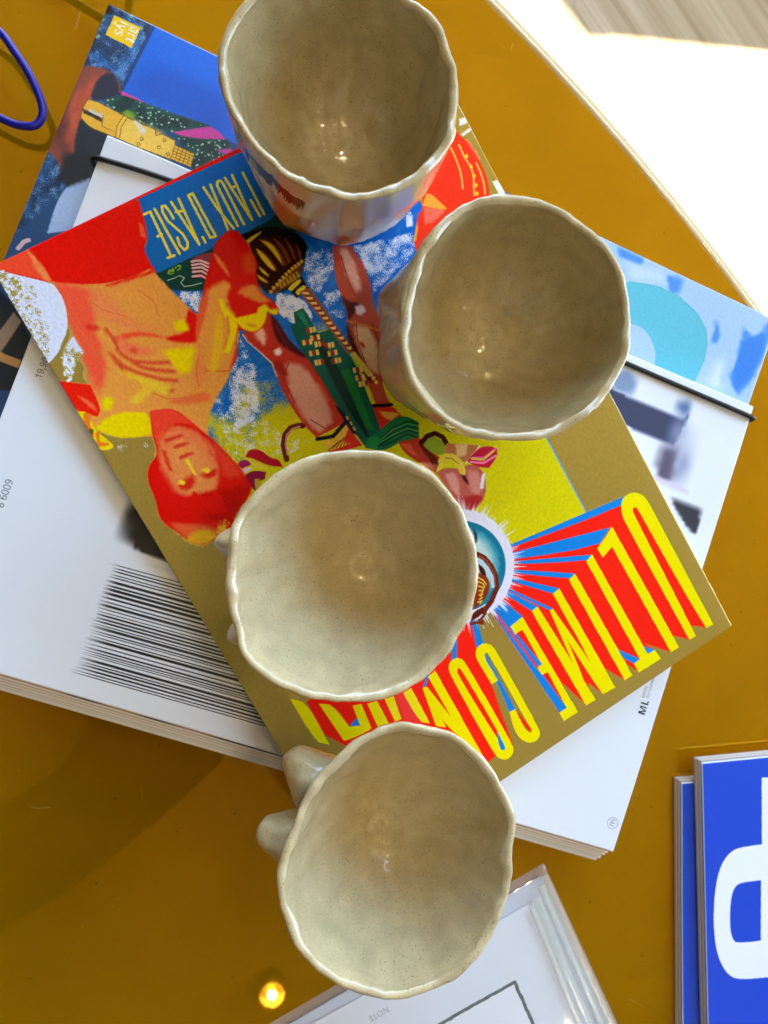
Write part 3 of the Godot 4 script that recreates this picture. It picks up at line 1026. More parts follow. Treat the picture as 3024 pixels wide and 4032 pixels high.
# ------------------------------------------------------------------ what is printed on the covers
func paint_catalogue(p: Print) -> void:
	p.sky_panel()
	p.speck("e4e6f2", [1044,653,1138,717,1147,817,1105,860,1024,802,999,718], 0.5, -0.35)
	p.speck("e4e6f2", [1241,537,1394,589,1354,673,1222,743,1188,702,1212,602], 0.35, 0.05)
	p.speck("e4e6f2", [1459,621,1782,699,1728,794,1538,838,1442,871,1480,776], 0.28, -0.02)
	p.speck("e4e6f2", [1229,731,1320,777,1266,927,1198,843], 0.35, 0.25)
	p.speck("e4e6f2", [697,838,801,893,700,1111,548,1125,583,1008], 0.4, -0.05)
	p.speck("e4e6f2", [797,733,810,850,768,908,709,845], 0.4, 0.3)
	p.speck("e4e6f2", [651,446,759,503,684,577,656,534,634,476], 0.45, -0.1)
	p.speck("e4e6f2", [552,912,834,1331,668,1336,439,1177], 0.5, 0.38)
	p.speck("e4e6f2", [1794,584,1812,620,1779,678,1754,653], 0.3, -0.1)
	p.poly("e8e8f4", [1778,612,1803,628,1785,664,1755,666,1752,656], 1)
	p.poly("0c3c34", [613,282,1104,300,1253,322,1280,537,1077,627,719,484,599,414,607,335], 1)
	p.poly("060806", [1034,354,1173,365,1272,465,1282,532,1231,588,1185,632,1133,672,1014,650,989,600,1011,478], 1.5)
	p.dots("7fae2c", [643,347,718,347,711,368,654,371], 26, 0.25, 0.6)
	p.line("9fb8a0", [634,385,668,390,693,390,706,409,681,421,687,443,724,455,763,463], 0.45)
	p.poly("8c3440", [759,367,792,347,828,350,876,365,830,436,786,455,753,415], 0.5)
	p.line("e8b4b0", [771,359,807,370,833,399], 1.0)
	p.line("3c1018", [767,366,803,377,827,408], 0.6)
	p.line("e8b4b0", [766,373,803,385,825,413], 1.0)
	p.line("3c1018", [762,380,799,392,820,422], 0.6)
	p.line("e8b4b0", [761,387,797,400,816,427], 1.0)
	p.line("3c1018", [757,394,793,407,811,436], 0.6)
	p.line("e8b4b0", [753,402,789,416,807,444], 1.0)
	p.line("3c1018", [749,410,785,423,802,453], 0.6)
	p.line("e8b4b0", [742,419,778,434,796,463], 1.0)
	p.line("3c1018", [738,427,774,441,791,472], 0.6)
	p.poly("2a0e06", [1030,394,1077,389,1147,409,1212,450,1236,510,1231,578,1185,632,1127,631,1064,647,1020,639,989,600,1009,506])
	p.poly("7a3a10", [1094,402,1138,433,1156,503,1150,566,1128,561,1124,501,1105,440], 0.8)
	p.poly("7a3a10", [1065,435,1092,472,1104,535,1099,570,1078,564,1060,503,1051,451], 0.8)
	p.poly("7a3a10", [1029,506,1046,534,1058,573,1044,580,1025,538], 0.8)
	p.poly("7a3a10", [1004,532,1026,562,1037,601,1020,597,995,556], 0.8)
	p.poly("7a3a10", [1151,420,1174,455,1183,517,1175,565,1158,561,1162,502], 0.8)
	p.poly("7a3a10", [1202,450,1215,504,1203,560,1191,563,1197,509], 0.8)
	p.poly("7a3a10", [1238,482,1241,536,1226,571,1216,566,1230,521], 0.8)
	p.poly("e8c020", [1098,411,1134,440,1145,498,1133,553,1125,516,1118,461], 0.45)
	p.poly("e8c020", [1061,433,1082,472,1093,538,1091,566,1071,542,1059,479], 0.45)
	p.poly("e8c020", [1030,512,1046,543,1052,575,1032,551], 0.45)
	p.poly("e8c020", [1004,541,1022,569,1032,600,1006,571], 0.45)
	p.poly("d8b424", [1039,384,1069,378,1057,389,1069,393,1042,400])
	p.poly("d8b424", [1053,383,1080,377,1068,389,1078,391,1055,397])
	p.poly("d8b424", [1066,383,1091,376,1079,388,1087,389,1067,395])
	p.poly("d8b424", [1080,382,1102,375,1090,387,1096,387,1080,393])
	p.poly("d8b424", [1094,381,1113,375,1101,387,1105,385,1093,391])
	p.poly("d8b424", [1108,380,1124,374,1112,386,1114,382,1106,389])
	p.poly("6a3410", [1010,648,1036,628,1091,609,1150,600,1225,580,1187,633,1126,650,1058,658])
	p.poly("d8a838", [1016,631,1027,631,1032,641,1024,649,1014,645], 0.2)
	p.poly("d8a838", [1038,622,1048,622,1053,633,1045,640,1035,636], 0.2)
	p.poly("d8a838", [1059,614,1069,614,1074,625,1066,632,1056,628], 0.2)
	p.poly("d8a838", [1079,606,1090,606,1095,617,1087,624,1077,620], 0.2)
	p.poly("d8a838", [1100,599,1111,599,1115,610,1107,617,1098,613], 0.2)
	p.poly("d8a838", [1120,593,1131,593,1135,604,1127,611,1118,607], 0.2)
	p.poly("d8a838", [1139,588,1150,587,1155,598,1147,606,1137,602], 0.2)
	p.poly("d8a838", [1158,583,1169,583,1174,594,1166,601,1156,597], 0.2)
	p.poly("d8a838", [1177,579,1188,579,1193,590,1184,597,1175,593], 0.2)
	p.poly("d8a838", [1195,576,1206,576,1211,586,1203,594,1193,590], 0.2)
	p.poly("d8a838", [1214,573,1225,572,1229,583,1221,591,1211,587], 0.2)
	p.poly("b88a20", [1072,616,1084,615,1084,646,1070,649], 0.4)
	p.poly("b88a20", [1091,615,1103,614,1103,645,1089,648], 0.4)
	p.poly("b88a20", [1110,614,1122,613,1123,644,1108,647], 0.4)
	p.poly("b88a20", [1130,613,1141,612,1142,643,1127,646], 0.4)
	p.poly("b88a20", [1149,612,1160,611,1161,642,1146,645], 0.4)
	p.poly("b88a20", [1168,611,1179,610,1180,641,1165,645], 0.4)
	p.poly("1a0a04", [1098,655,1185,641,1184,703,1115,721], 0.3)
	p.poly("e0c030", [1098,665,1114,654,1163,645,1177,652,1166,665,1109,680], 0.5)
	p.poly("e8cc40", [1120,695,1136,684,1172,681,1181,692,1168,705,1125,712], 0.5)
	p.poly("c23020", [970,711,924,750,811,744,813,788,845,873,863,926,850,991,840,1050,839,1138,846,1240,870,1326,1026,1330,1037,1246,1047,1105,1029,993,978,882,983,789])
	p.poly("4a0c14", [970,726,986,783,984,885,1030,990,1005,977,960,913,931,850,948,779], 1.2)
	p.poly("38101c", [1027,997,1047,1105,1037,1254,1036,1212,1028,1095], 1.6)
	p.poly("dc9a86", [919,956,982,989,1002,1097,1002,1227,975,1302,893,1315,863,1225,864,1080], 2.6)
	p.poly("f0b8a0", [866,752,904,756,904,812,871,842,857,796], 2)
	p.poly("f8dcd4", [899,881,929,881,931,906,910,915,894,903], 1)
	p.poly("a01c18", [853,873,863,926,898,936,900,1018,878,998,861,957], 1.2)
	p.line("e8ccb8", [809,751,813,790,844,874,861,929,850,993], 0.5)
	p.soften([970,711,924,750,811,744,813,788,845,873,863,926,850,991,840,1050,839,1138,846,1240,870,1326,1026,1330,1037,1246,1047,1105,1029,993,978,882,983,789], 1.6)
	p.poly("c24a34", [1382,579,1468,621,1475,726,1462,816,1428,896,1415,963,1419,1031,1265,1254,1261,1359,1193,1334,1215,1194,1227,1069,1232,990,1288,898,1305,802,1315,734,1352,648])
	p.poly("e8a890", [1410,605,1447,627,1438,731,1411,823,1378,822,1375,724], 2.2)
	p.poly("5a1410", [1305,802,1330,846,1365,873,1321,906,1280,918,1299,871], 1.6)
	p.poly("f4d0c4", [1339,875,1375,885,1377,919,1343,926,1327,910], 1)
	p.poly("e8b078", [1288,955,1350,987,1346,1099,1280,1212,1249,1163,1254,1051], 2.2)
	p.poly("4a1412", [1268,928,1252,1025,1243,1143,1233,1236,1215,1194,1220,1066,1231,990], 1.4)
	p.poly("c03818", [1277,1030,1291,1046,1288,1069,1276,1064,1271,1048], 0.3)
	p.line("e07820", [1272,920,1311,953,1352,992,1395,1036], 0.9)
	p.soften([1382,579,1468,621,1475,726,1462,816,1428,896,1415,963,1419,1031,1265,1254,1261,1359,1193,1334,1215,1194,1227,1069,1232,990,1288,898,1305,802,1315,734,1352,648], 1.6)
	p.poly("a04818", [1139,701,1190,699,1231,1055,1201,1056])
	p.poly("f0cc80", [1145,704,1161,709,1176,720,1174,730,1154,721])
	p.poly("8a3410", [1148,719,1163,723,1178,734,1176,744,1156,736])
	p.poly("f0cc80", [1151,733,1166,738,1181,748,1178,758,1159,750])
	p.poly("8a3410", [1153,748,1169,752,1184,762,1180,773,1162,765])
	p.poly("f0cc80", [1156,762,1171,767,1186,776,1183,787,1164,779])
	p.poly("8a3410", [1159,776,1174,781,1189,790,1185,801,1167,794])
	p.poly("f0cc80", [1161,791,1177,796,1191,804,1187,815,1170,808])
	p.poly("8a3410", [1164,805,1179,810,1194,818,1189,830,1172,823])
	p.poly("f0cc80", [1166,820,1182,825,1196,832,1192,844,1175,837])
	p.poly("8a3410", [1169,834,1185,839,1199,846,1194,858,1177,852])
	p.poly("f0cc80", [1172,849,1187,854,1201,860,1196,873,1180,866])
	p.poly("8a3410", [1174,863,1190,868,1204,874,1199,887,1183,881])
	p.poly("f0cc80", [1177,878,1193,883,1206,888,1201,902,1185,895])
	p.poly("8a3410", [1180,892,1195,897,1209,902,1203,916,1188,910])
	p.poly("f0cc80", [1182,907,1198,912,1211,916,1206,930,1191,924])
	p.poly("8a3410", [1185,922,1201,926,1214,930,1208,945,1193,939])
	p.poly("f0cc80", [1188,936,1203,941,1216,945,1210,959,1196,953])
	p.poly("8a3410", [1190,951,1206,956,1219,959,1212,974,1199,968])
	p.poly("f0cc80", [1193,965,1209,970,1221,973,1215,988,1201,983])
	p.poly("8a3410", [1196,980,1211,985,1224,987,1217,1003,1204,997])
	p.poly("f0cc80", [1198,995,1214,1000,1226,1001,1219,1017,1207,1012])
	p.poly("8a3410", [1201,1009,1217,1014,1229,1015,1222,1032,1209,1027])
	p.poly("f0cc80", [1204,1024,1219,1029,1232,1030,1224,1046,1212,1041])
	p.poly("8a3410", [1206,1039,1222,1044,1234,1044,1226,1061,1215,1056])
	p.poly("e8c840", [1207,1059,1232,1060,1255,1190,1230,1196])
	p.poly("f0d860", [1237,1185,1249,1180,1257,1192,1246,1202,1237,1197])
	p.poly("f0d860", [1240,1206,1252,1200,1260,1213,1249,1222,1240,1217])
	p.poly("f0d860", [1242,1229,1254,1223,1262,1236,1251,1245,1242,1240])
	p.line("8c1c14", [967,773,963,851,960,913], 0.45)
	p.line("8c1c14", [932,962,871,1011,864,1136], 0.45)
	p.line("8c1c14", [888,1238,929,1310,1004,1310], 0.45)
	p.line("8c2414", [1399,639,1374,740,1364,831], 0.4)
	p.line("8c2414", [1305,947,1269,1026,1251,1131], 0.4)
	p.line("8c2414", [1371,981,1361,1058,1331,1124], 0.4)
	p.poly("d82818", [1027,1322,1038,1427,1043,1463,939,1438,888,1410,885,1359])
	p.poly("d82818", [1174,1324,1262,1363,1281,1436,1169,1450,1137,1432])
	p.poly("e8b838", [1023,1336,1034,1433,917,1418,887,1405,882,1349], 0.6)
	p.line("8a4a10", [893,1403,949,1393], 0.5)
	p.line("8a4a10", [910,1407,965,1390], 0.5)
	p.line("8a4a10", [927,1412,982,1388], 0.5)
	p.line("8a4a10", [945,1417,998,1385], 0.5)
	p.line("8a4a10", [962,1422,1015,1383], 0.5)
	p.line("8a4a10", [980,1426,1031,1381], 0.5)
	p.poly("d82818", [1025,1362,1039,1440,995,1428,973,1408], 0.8)
	p.line("101418", [870,1333,943,1358,1026,1330], 1.8)
	p.poly("e8a838", [1195,1360,1281,1420,1224,1430,1196,1390], 0.8)
	p.line("180c0c", [1182,1324,1221,1345,1263,1362], 1.6)
	p.poly("0c5a4c", [1068,769,1116,770,1124,814,1113,904,1181,916,1187,1008,1212,1110,1181,1282,1173,1369,1149,1463,1052,1476,1035,1359,1031,1234,1027,1053,1008,914,1023,814,1049,815])
	p.poly("06302c", [1095,879,1129,905,1129,1107,1117,1363,1086,1462,1069,1329,1072,1134], 1.2)
	p.poly("1a8a68", [1077,781,1111,779,1098,873,1089,860], 0.8)
	p.poly("1c7a34", [1129,1107,1172,1122,1150,1291,1130,1429,1098,1411,1112,1254], 1.2)
	p.poly("061a2c", [1024,1239,1043,1257,1049,1408,1027,1388], 0.5)
	p.poly("9a3020", [1081,859,1094,862,1087,886,1073,884])
	p.poly("f0c860", [1097,864,1109,867,1102,891,1089,889])
	p.poly("e8b850", [1112,868,1125,872,1118,896,1104,893])
	p.poly("e8b850", [1080,899,1093,902,1086,926,1072,923])
	p.poly("9a3020", [1095,903,1108,907,1101,931,1088,928])
	p.poly("f0c860", [1111,908,1124,912,1117,935,1103,933])
	p.poly("f0c860", [1084,933,1097,936,1090,960,1076,958])
	p.poly("e8b850", [1100,938,1112,941,1105,965,1092,963])
	p.poly("9a3020", [1115,943,1128,946,1121,970,1107,968])
	p.poly("9a3020", [1122,961,1135,964,1128,988,1114,986])
	p.poly("f0c860", [1137,966,1150,969,1143,993,1130,991])
	p.poly("e8b850", [1153,970,1166,974,1159,998,1145,996])
	p.poly("e8b850", [1117,999,1130,1002,1123,1026,1109,1024])
	p.poly("9a3020", [1132,1003,1145,1007,1138,1031,1125,1029])
	p.poly("f0c860", [1148,1008,1161,1012,1154,1036,1140,1033])
	p.poly("9a3020", [1115,1038,1128,1042,1121,1066,1107,1063])
	p.poly("f0c860", [1130,1043,1143,1047,1136,1070,1123,1068])
	p.poly("e8b850", [1146,1048,1159,1052,1152,1075,1138,1073])
	p.poly("e8b850", [1183,1123,1196,1127,1189,1151,1176,1148])
	p.poly("9a3020", [1199,1128,1212,1132,1205,1156,1191,1153])
	p.poly("f0c860", [1215,1133,1228,1137,1221,1161,1207,1158])
	p.poly("e8b850", [1175,1160,1188,1163,1181,1187,1167,1185])
	p.poly("9a3020", [1191,1165,1204,1168,1197,1192,1183,1190])
	p.poly("f0c860", [1206,1170,1219,1173,1212,1197,1199,1195])
	p.poly("f0c860", [1174,1191,1187,1195,1180,1219,1166,1217])
	p.poly("e8b850", [1189,1197,1202,1200,1195,1224,1181,1222])
	p.poly("9a3020", [1205,1202,1218,1205,1211,1229,1197,1227])
	p.poly("e8b850", [1037,900,1050,904,1043,927,1029,925])
	p.poly("9a3020", [1052,905,1065,909,1058,932,1045,930])
	p.poly("f0c860", [1068,910,1080,913,1073,937,1060,935])
	p.poly("e8b850", [1040,958,1053,962,1046,986,1033,983])
	p.poly("9a3020", [1056,963,1069,967,1062,991,1048,988])
	p.poly("f0c860", [1071,968,1084,972,1077,995,1063,993])
	p.poly("f0c860", [1041,1007,1054,1011,1047,1035,1034,1032])
	p.poly("e8b850", [1057,1012,1070,1016,1062,1040,1049,1037])
	p.poly("9a3020", [1072,1017,1085,1021,1078,1045,1064,1042])
	p.poly("d8a840", [1041,1305,1050,1307,1049,1326,1040,1324])
	p.poly("d8a840", [1044,1336,1053,1338,1052,1357,1043,1355])
	p.poly("d8a840", [1044,1365,1053,1366,1053,1386,1043,1384])
	p.poly("147040", [1064,1441,1120,1447,1227,1423,1291,1433,1337,1496,1302,1565,1206,1536,1119,1538,1050,1479])
	p.line("06341c", [1114,1486,1206,1461,1288,1469,1332,1505], 0.7)
	p.line("06341c", [1111,1492,1195,1480,1278,1486,1321,1524], 0.7)
	p.line("06341c", [1108,1497,1184,1499,1268,1503,1310,1544], 0.7)
	p.line("06341c", [1105,1503,1173,1518,1258,1520,1299,1563], 0.7)
	p.line("4aa850", [1123,1485,1210,1468,1290,1479,1323,1513], 0.5)
	p.line("4aa850", [1120,1492,1198,1490,1278,1500,1310,1535], 0.5)
	p.poly("1c8a48", [1087,1446,1126,1451,1134,1489,1090,1514,1065,1483], 0.7)
	p.line("6a2018", [699,1346,718,1283,749,1244,787,1228,827,1236,842,1247], 2.6)
	p.line("d88878", [713,1329,730,1282,757,1248,791,1236,828,1243], 0.8)
	p.poly("b80a20", [546,1239,569,1227,599,1234,622,1262,636,1304,669,1331,667,1369,617,1337,584,1294,563,1263,542,1249], 0.4)
	p.poly("a01858", [490,1261,509,1249,533,1256,551,1275,543,1290,520,1287,498,1284], 0.4)
	p.poly("e8c838", [537,1250,558,1263,576,1299,606,1340,585,1343,557,1308,547,1283], 0.4)
	p.poly("e8c8dc", [496,1288,535,1295,544,1305,498,1309], 0.6)
	p.poly("8a0c38", [500,1315,543,1315,590,1351,566,1376,530,1370,502,1403,493,1369], 0.5)
	p.poly("c8a020", [526,1353,547,1366,536,1393,502,1403], 0.5)
	p.poly("b8301c", [1203,1532,1303,1562,1313,1624,1348,1700,1292,1752,1242,1667,1205,1596], 0.5)
	p.poly("5a100c", [1297,1571,1310,1629,1341,1722,1296,1722,1298,1673,1283,1607], 1.2)
	p.poly("d85030", [1207,1547,1254,1566,1253,1648,1225,1607], 1.2)
	p.poly("8c9c24", [1306,1589,1363,1582,1408,1652,1376,1697,1333,1680,1303,1618], 0.6)
	p.line("401018", [1299,1591,1340,1576,1382,1583,1407,1619,1408,1652], 2.4)
	p.poly("c07040", [1408,1652,1550,1743,1518,1763,1447,1781,1405,1739,1373,1702], 0.5)
	p.poly("e8b878", [1446,1679,1502,1710,1464,1752,1418,1740], 1.4)
	p.line("f4e0b0", [1547,1745,1513,1760,1447,1781], 0.7)
	p.poly("c81838", [1455,1779,1539,1750,1600,1774,1618,1806,1596,1839,1535,1863,1482,1826], 0.4)
	p.line("f060a0", [1489,1779,1539,1807,1616,1798], 1.2)
	p.line("e8c040", [1482,1779,1530,1812,1597,1801], 1)
	p.line("ff80b0", [1469,1790,1522,1826,1596,1826], 1)
	p.poly("c05c50", [1292,1752,1345,1750,1410,1799,1454,1792,1497,1835,1502,1889,1469,1954,1428,1989,1373,2003,1316,2008,1307,1862], 0.3)
	p.poly("e0968a", [1329,1779,1374,1792,1372,1854,1339,1912,1317,1868], 1.8)
	p.poly("d88878", [1440,1816,1481,1851,1468,1908,1424,1961,1400,1921,1407,1874], 2)
	p.poly("38101a", [1394,1816,1415,1837,1407,1887,1397,1862], 0.9)
	p.poly("b02828", [1344,1915,1430,1951,1434,1979,1348,2001], 1.8)
	p.poly("e8e4ee", [1489,1872,1509,1874,1462,1937,1444,1928], 0.2)
	p.line("e8c83c", [1342,1716,1370,1707,1400,1724,1417,1764,1411,1812], 3.4)
	p.line("8a6a10", [1368,1712,1396,1731,1411,1768], 0.5)
	p.poly("ff2010", [1172,2202,2091,2337,2188,2445,2148,3152,2091,3102,2036,3155,1972,3091,1916,3156,1809,3034,1846,3098,1712,3150,1664,3051,1627,3143,1566,3035,1492,3141,1454,3050,1386,3139,1336,2975,1248,3143,1249,3093,1205,2617])
	p.poly("ff2010", [1172,2201,1086,2587,1019,2635,1022,2785,998,2893,969,3090,830,3098,658,3140,207,2607,214,2373])
	p.poly("0f82d8", [2091,2336,2044,2376,1172,2202])
	p.poly("0f82d8", [1944,2433,1830,2489,1172,2202])
	p.poly("0f82d8", [1789,2501,1746,2517,1172,2202])
	p.poly("0f82d8", [1665,2537,1621,2548,1172,2202])
	p.poly("0f82d8", [1555,2558,1514,2564,1172,2202])
	p.poly("0f82d8", [1477,2627,1450,2624,1172,2202])
	p.poly("0f82d8", [1414,2578,1376,2581,1172,2202])
	p.poly("0f82d8", [1323,2580,1243,2591,1172,2202])
	p.poly("0f82d8", [1291,2837,1263,2837,1172,2202])
	p.poly("0f82d8", [1293,3094,1249,3093,1172,2202,1187,2176])
	p.line("ff2010", [1266,2863,1201,2426], 1.0)
	p.poly("0f82d8", [1673,2987,1750,3092,1712,3097,1674,3041])
	p.poly("0f82d8", [1802,3048,1846,3098,1801,3095])
	p.poly("0f82d8", [1044,2588,1086,2587,1172,2201])
	p.poly("0f82d8", [904,2573,935,2577,1172,2201])
	p.poly("0f82d8", [720,2612,745,2614,1172,2201])
	p.poly("0f82d8", [1072,2634,1063,2954,1030,2950,1046,2806,1052,2664])
	p.poly("0f82d8", [326,2581,376,2604,381,2563])
	p.poly("ff2010", [1063,2954,1085,3091,1069,3101,1053,3006])
	p.poly("ff2010", [913,2626,928,3093,898,3083,895,2643])
	p.poly("0f82d8", [930,2996,927,3094,896,3091])
	p.poly("f6e400", [2191,3157,2148,3152,2134,2973,2121,2439,2119,2419,2108,2409,2094,2417,2088,2438,2077,3158,2036,3155,2026,2452,2032,2408,2048,2369,2068,2346,2091,2336,2123,2337,2154,2351,2178,2377,2188,2410,2190,2450])
	p.poly("f6e400", [1954,2433,1905,2459,1830,2489,1833,2545,1904,2522,1916,3156,1967,3159])
	p.poly("f6e400", [1791,2501,1747,2515,1752,3095,1712,3097,1712,3151,1852,3156,1846,3098,1801,3095])
	p.poly("f6e400", [1665,2539,1621,2547,1627,3143,1676,3145])
	p.poly("f6e400", [1556,2559,1514,2564,1518,3001,1492,3141,1566,3147])
	p.poly("f6e400", [1477,2627,1458,2629,1464,2813,1483,3081,1492,3141,1530,3119,1518,3001])
	p.poly("f6e400", [1458,2629,1477,2627,1464,2813,1440,3029,1415,3111,1425,3003])
	p.poly("f6e400", [1414,2577,1376,2581,1386,3139,1445,3144])
	p.poly("f6e400", [1321,2581,1244,2590,1245,2636,1289,2634,1291,2837,1263,2837,1264,2883,1297,2886,1293,3094,1249,3093,1248,3143,1334,3145])
	p.poly("f6e400", [1027,2606,1050,2586,1085,2586,1115,2612,1123,2653,1120,3100,1110,3135,1083,3150,1045,3143,1020,3112,1008,3071,1011,3024,1030,2950,1063,2954,1058,3000,1057,3043,1060,3080,1071,3097,1084,3088,1083,2650,1075,2634,1061,2639,1054,2666,1058,2785,1022,2785,1017,2638])
	p.poly("f6e400", [877,2594,900,2575,930,2574,953,2593,961,2622,965,3097,954,3129,927,3146,894,3143,870,3114,862,3069,866,2635])
	p.poly("f6e400", [813,2575,769,2581,769,2999,809,3074])
	p.poly("f6e400", [671,2584,626,2584,624,2745,665,2781])
	p.poly("f6e400", [740,2618,718,2614,684,2808,722,2842])
	p.poly("f6e400", [740,2618,717,2800,771,2961,800,3029])
	p.poly("f6e400", [159,2318,216,2377,207,2607,157,2553])
	p.poly("f6e400", [260,2410,314,2451,327,2582,374,2605,390,2504,429,2520,413,2647,342,2644,273,2627])
	p.poly("f6e400", [454,2534,500,2548,495,2671,442,2656])
	p.poly("f6e400", [535,2561,580,2570,557,2687,525,2681])
	p.poly("ff2010", [909,2628,920,2625,927,2642,934,3004,922,3059,912,3024,898,2651])
	p.poly("0f82d8", [930,2996,928,3088,915,3098,901,3085,907,3050])
	p.burst(1172, 2201, 275)
	p.poly("0e7a98", [1372,2320,1352,2349,1328,2374,1300,2395,1268,2411,1234,2422,1199,2427,1164,2427,1128,2421,1094,2410,1062,2393,1032,2372,1007,2347,985,2319,968,2287,956,2254,949,2219,948,2184,952,2150,962,2117,977,2086,996,2057,1020,2032,1047,2012,1078,1996,1111,1985,1145,1979,1181,1978,1216,1983,1250,1994,1283,2009,1312,2030,1339,2055,1361,2083,1379,2114,1392,2148,1399,2183,1401,2219,1397,2254,1387,2288])
	p.poly("58a8bc", [1343,2303,1326,2327,1305,2349,1281,2367,1254,2380,1225,2390,1195,2394,1165,2394,1135,2389,1105,2379,1078,2365,1053,2348,1031,2326,1012,2302,997,2275,987,2246,981,2217,980,2187,984,2157,992,2129,1005,2102,1021,2078,1042,2057,1065,2039,1091,2025,1120,2016,1149,2011,1179,2011,1209,2015,1239,2024,1266,2037,1292,2055,1314,2076,1334,2100,1349,2127,1360,2156,1366,2186,1367,2216,1364,2246,1356,2275], 3)
	p.poly("c4dcd8", [1318,2288,1303,2309,1285,2327,1265,2342,1242,2354,1217,2362,1192,2366,1166,2365,1140,2361,1115,2353,1092,2341,1070,2326,1051,2308,1036,2287,1023,2264,1014,2240,1009,2214,1008,2189,1011,2164,1018,2139,1029,2117,1043,2096,1061,2078,1081,2063,1103,2051,1127,2043,1153,2039,1178,2039,1204,2042,1229,2050,1253,2062,1274,2076,1294,2094,1310,2115,1323,2138,1332,2163,1337,2188,1338,2214,1335,2240,1328,2264], 4)
	p.line("6a2414", [1275,2197,1297,2230,1307,2282,1302,2337,1279,2389,1221,2432,1161,2455], 2.6)
	p.line("a04428", [1278,2209,1299,2244,1303,2318,1277,2381], 0.8)
	p.line("b8d4e8", [1269,2233,1284,2274,1285,2327,1265,2374], 1.6)
	p.poly("3a1410", [1258,2239,1274,2281,1259,2318,1240,2281], 0.6)
	p.poly("8a3414", [1235,2278,1267,2316,1255,2368,1209,2406,1147,2420,1131,2424,1166,2328], 0.5)
	p.line("e8b848", [1222,2296,1237,2321,1240,2346], 0.7)
	p.line("e8b848", [1213,2315,1228,2335,1227,2355], 0.7)
	p.line("e8b848", [1203,2334,1219,2349,1213,2364], 0.7)
	p.line("e8b848", [1194,2354,1209,2363,1200,2373], 0.7)
	p.line("e8b848", [1185,2373,1200,2377,1187,2382], 0.7)
	p.line("e8b848", [1176,2392,1190,2391,1174,2391], 0.7)
	p.line("e8b848", [1167,2412,1181,2405,1160,2400], 0.7)
	p.poly("5a2012", [1116,2428,1179,2434,1155,2464,1081,2465], 0.6)
	p.poly("7a3018", [1121,2470,1139,2481,1144,2501,1128,2511,1112,2497], 0.3)
	p.line("7a2c18", [1077,2472,1115,2486,1168,2466], 1.4)
	p.poly("20384c", [1319,2074,1328,2099,1316,2131,1294,2150], 1)
	p.poly("f01a10", [0,0,1700,0,1700,160,0,160])
	p.poly("1268b4", [696,11,1162,21,1303,21,1278,334,1172,349,1036,352,764,342,612,337,603,278,604,235,614,212,637,203,657,169,677,118,685,61])
	p.line("f4dc30", [721,83,703,299], 1.15)
	p.line("f4dc30", [691,82,722,84], 1.15)
	p.line("f4dc30", [694,194,716,193], 1.15)
	p.line("f4dc30", [686,297,718,301], 1.15)
	p.line("f4dc30", [744,81,742,304], 1.15)
	p.line("f4dc30", [797,155,798,122,793,89,779,85,769,108,770,154,799,233,799,276,786,297,770,299,762,270,770,237], 1.15)
	p.line("f4dc30", [825,85,841,306], 1.15)
	p.line("f4dc30", [862,87,841,306], 1.15)
	p.line("f4dc30", [821,134,857,143], 1.15)
	p.line("f4dc30", [871,284,870,311], 1.15)
	p.line("f4dc30", [930,92,925,307], 1.15)
	p.line("f4dc30", [908,92,900,301], 1.15)
	p.line("f4dc30", [908,92,930,92], 1.15)
	p.line("f4dc30", [900,301,925,307], 1.15)
	p.line("f4dc30", [987,89,996,205,1016,311], 1.15)
	p.line("f4dc30", [1021,92,1003,221,989,307], 1.15)
	p.line("f4dc30", [1046,108,1057,93,1070,95,1075,113,1067,314], 1.15)
	p.line("f4dc30", [1046,108,1038,309], 1.15)
	p.line("f4dc30", [1095,94,1110,313], 1.15)
	p.line("f4dc30", [1131,96,1110,313], 1.15)
	p.line("f4dc30", [1095,144,1128,147], 1.15)
	p.line("f4dc30", [1150,232,1151,314], 1.15)
	p.line("f4dc30", [1180,107,1173,315], 1.15)
	p.poly("f8341c", [2206,339,2208,389,2224,416,2237,463,2239,538,2237,611,2218,676,2194,722,2066,722,1917,712,1734,786,1746,735,1832,630,1862,624,1890,568,1966,511,2083,384])
	p.poly("f06848", [2229,423,2244,458,2244,536,2239,521,2230,476], 1)
	p.poly("f0a038", [1918,566,1942,577,1977,676,1942,667,1871,608], 0.6)
	p.poly("f0a030", [1746,735,1812,661,1803,689,1760,741], 0.6)
	p.poly("f06a50", [1873,613,1967,679,1893,700,1836,693], 1.2)
	p.line("f0a848", [2139,426,2137,474,2127,538,2112,584,2095,621], 1.0)
	p.line("f0a848", [2184,431,2179,494,2185,553,2172,600,2151,636,2132,676], 1.0)
	p.line("f0a848", [2219,545,2216,593,2206,641,2185,693], 1.0)
	p.poly("f8d018", [2183,491,2198,484,2200,499,2185,507], 0.3)
	p.poly("f8d018", [2179,546,2194,539,2195,554,2180,562], 0.3)
	p.poly("f8d018", [2170,591,2185,584,2187,599,2171,607], 0.3)
	p.poly("f8d018", [2157,634,2172,627,2174,642,2159,650], 0.3)
	p.poly("f8d018", [2140,672,2155,664,2157,680,2142,687], 0.3)
	p.poly("e0e2ee", [2251,323,2283,329,2277,355,2234,352], 0.6)
	p.poly("e0e2ee", [2221,391,2280,381,2276,395,2223,402], 0.6)
	p.poly("e0e2ee", [2251,658,2276,662,2285,741,2249,732], 0.6)
	p.poly("f00c04", [13,-20,52,-26,687,28,705,10,699,30,685,85,673,132,648,189,613,210,606,275,609,330,383,301,192,170,69,69,0,3])
	p.poly("fa4a28", [27,-20,160,-14,187,52,192,170,69,69,7,14], 1.2)
	p.poly("f88848", [168,-10,181,12,203,150,186,167,160,136], 1.5)
	p.poly("f06038", [654,100,664,128,646,180,628,164], 0.8)
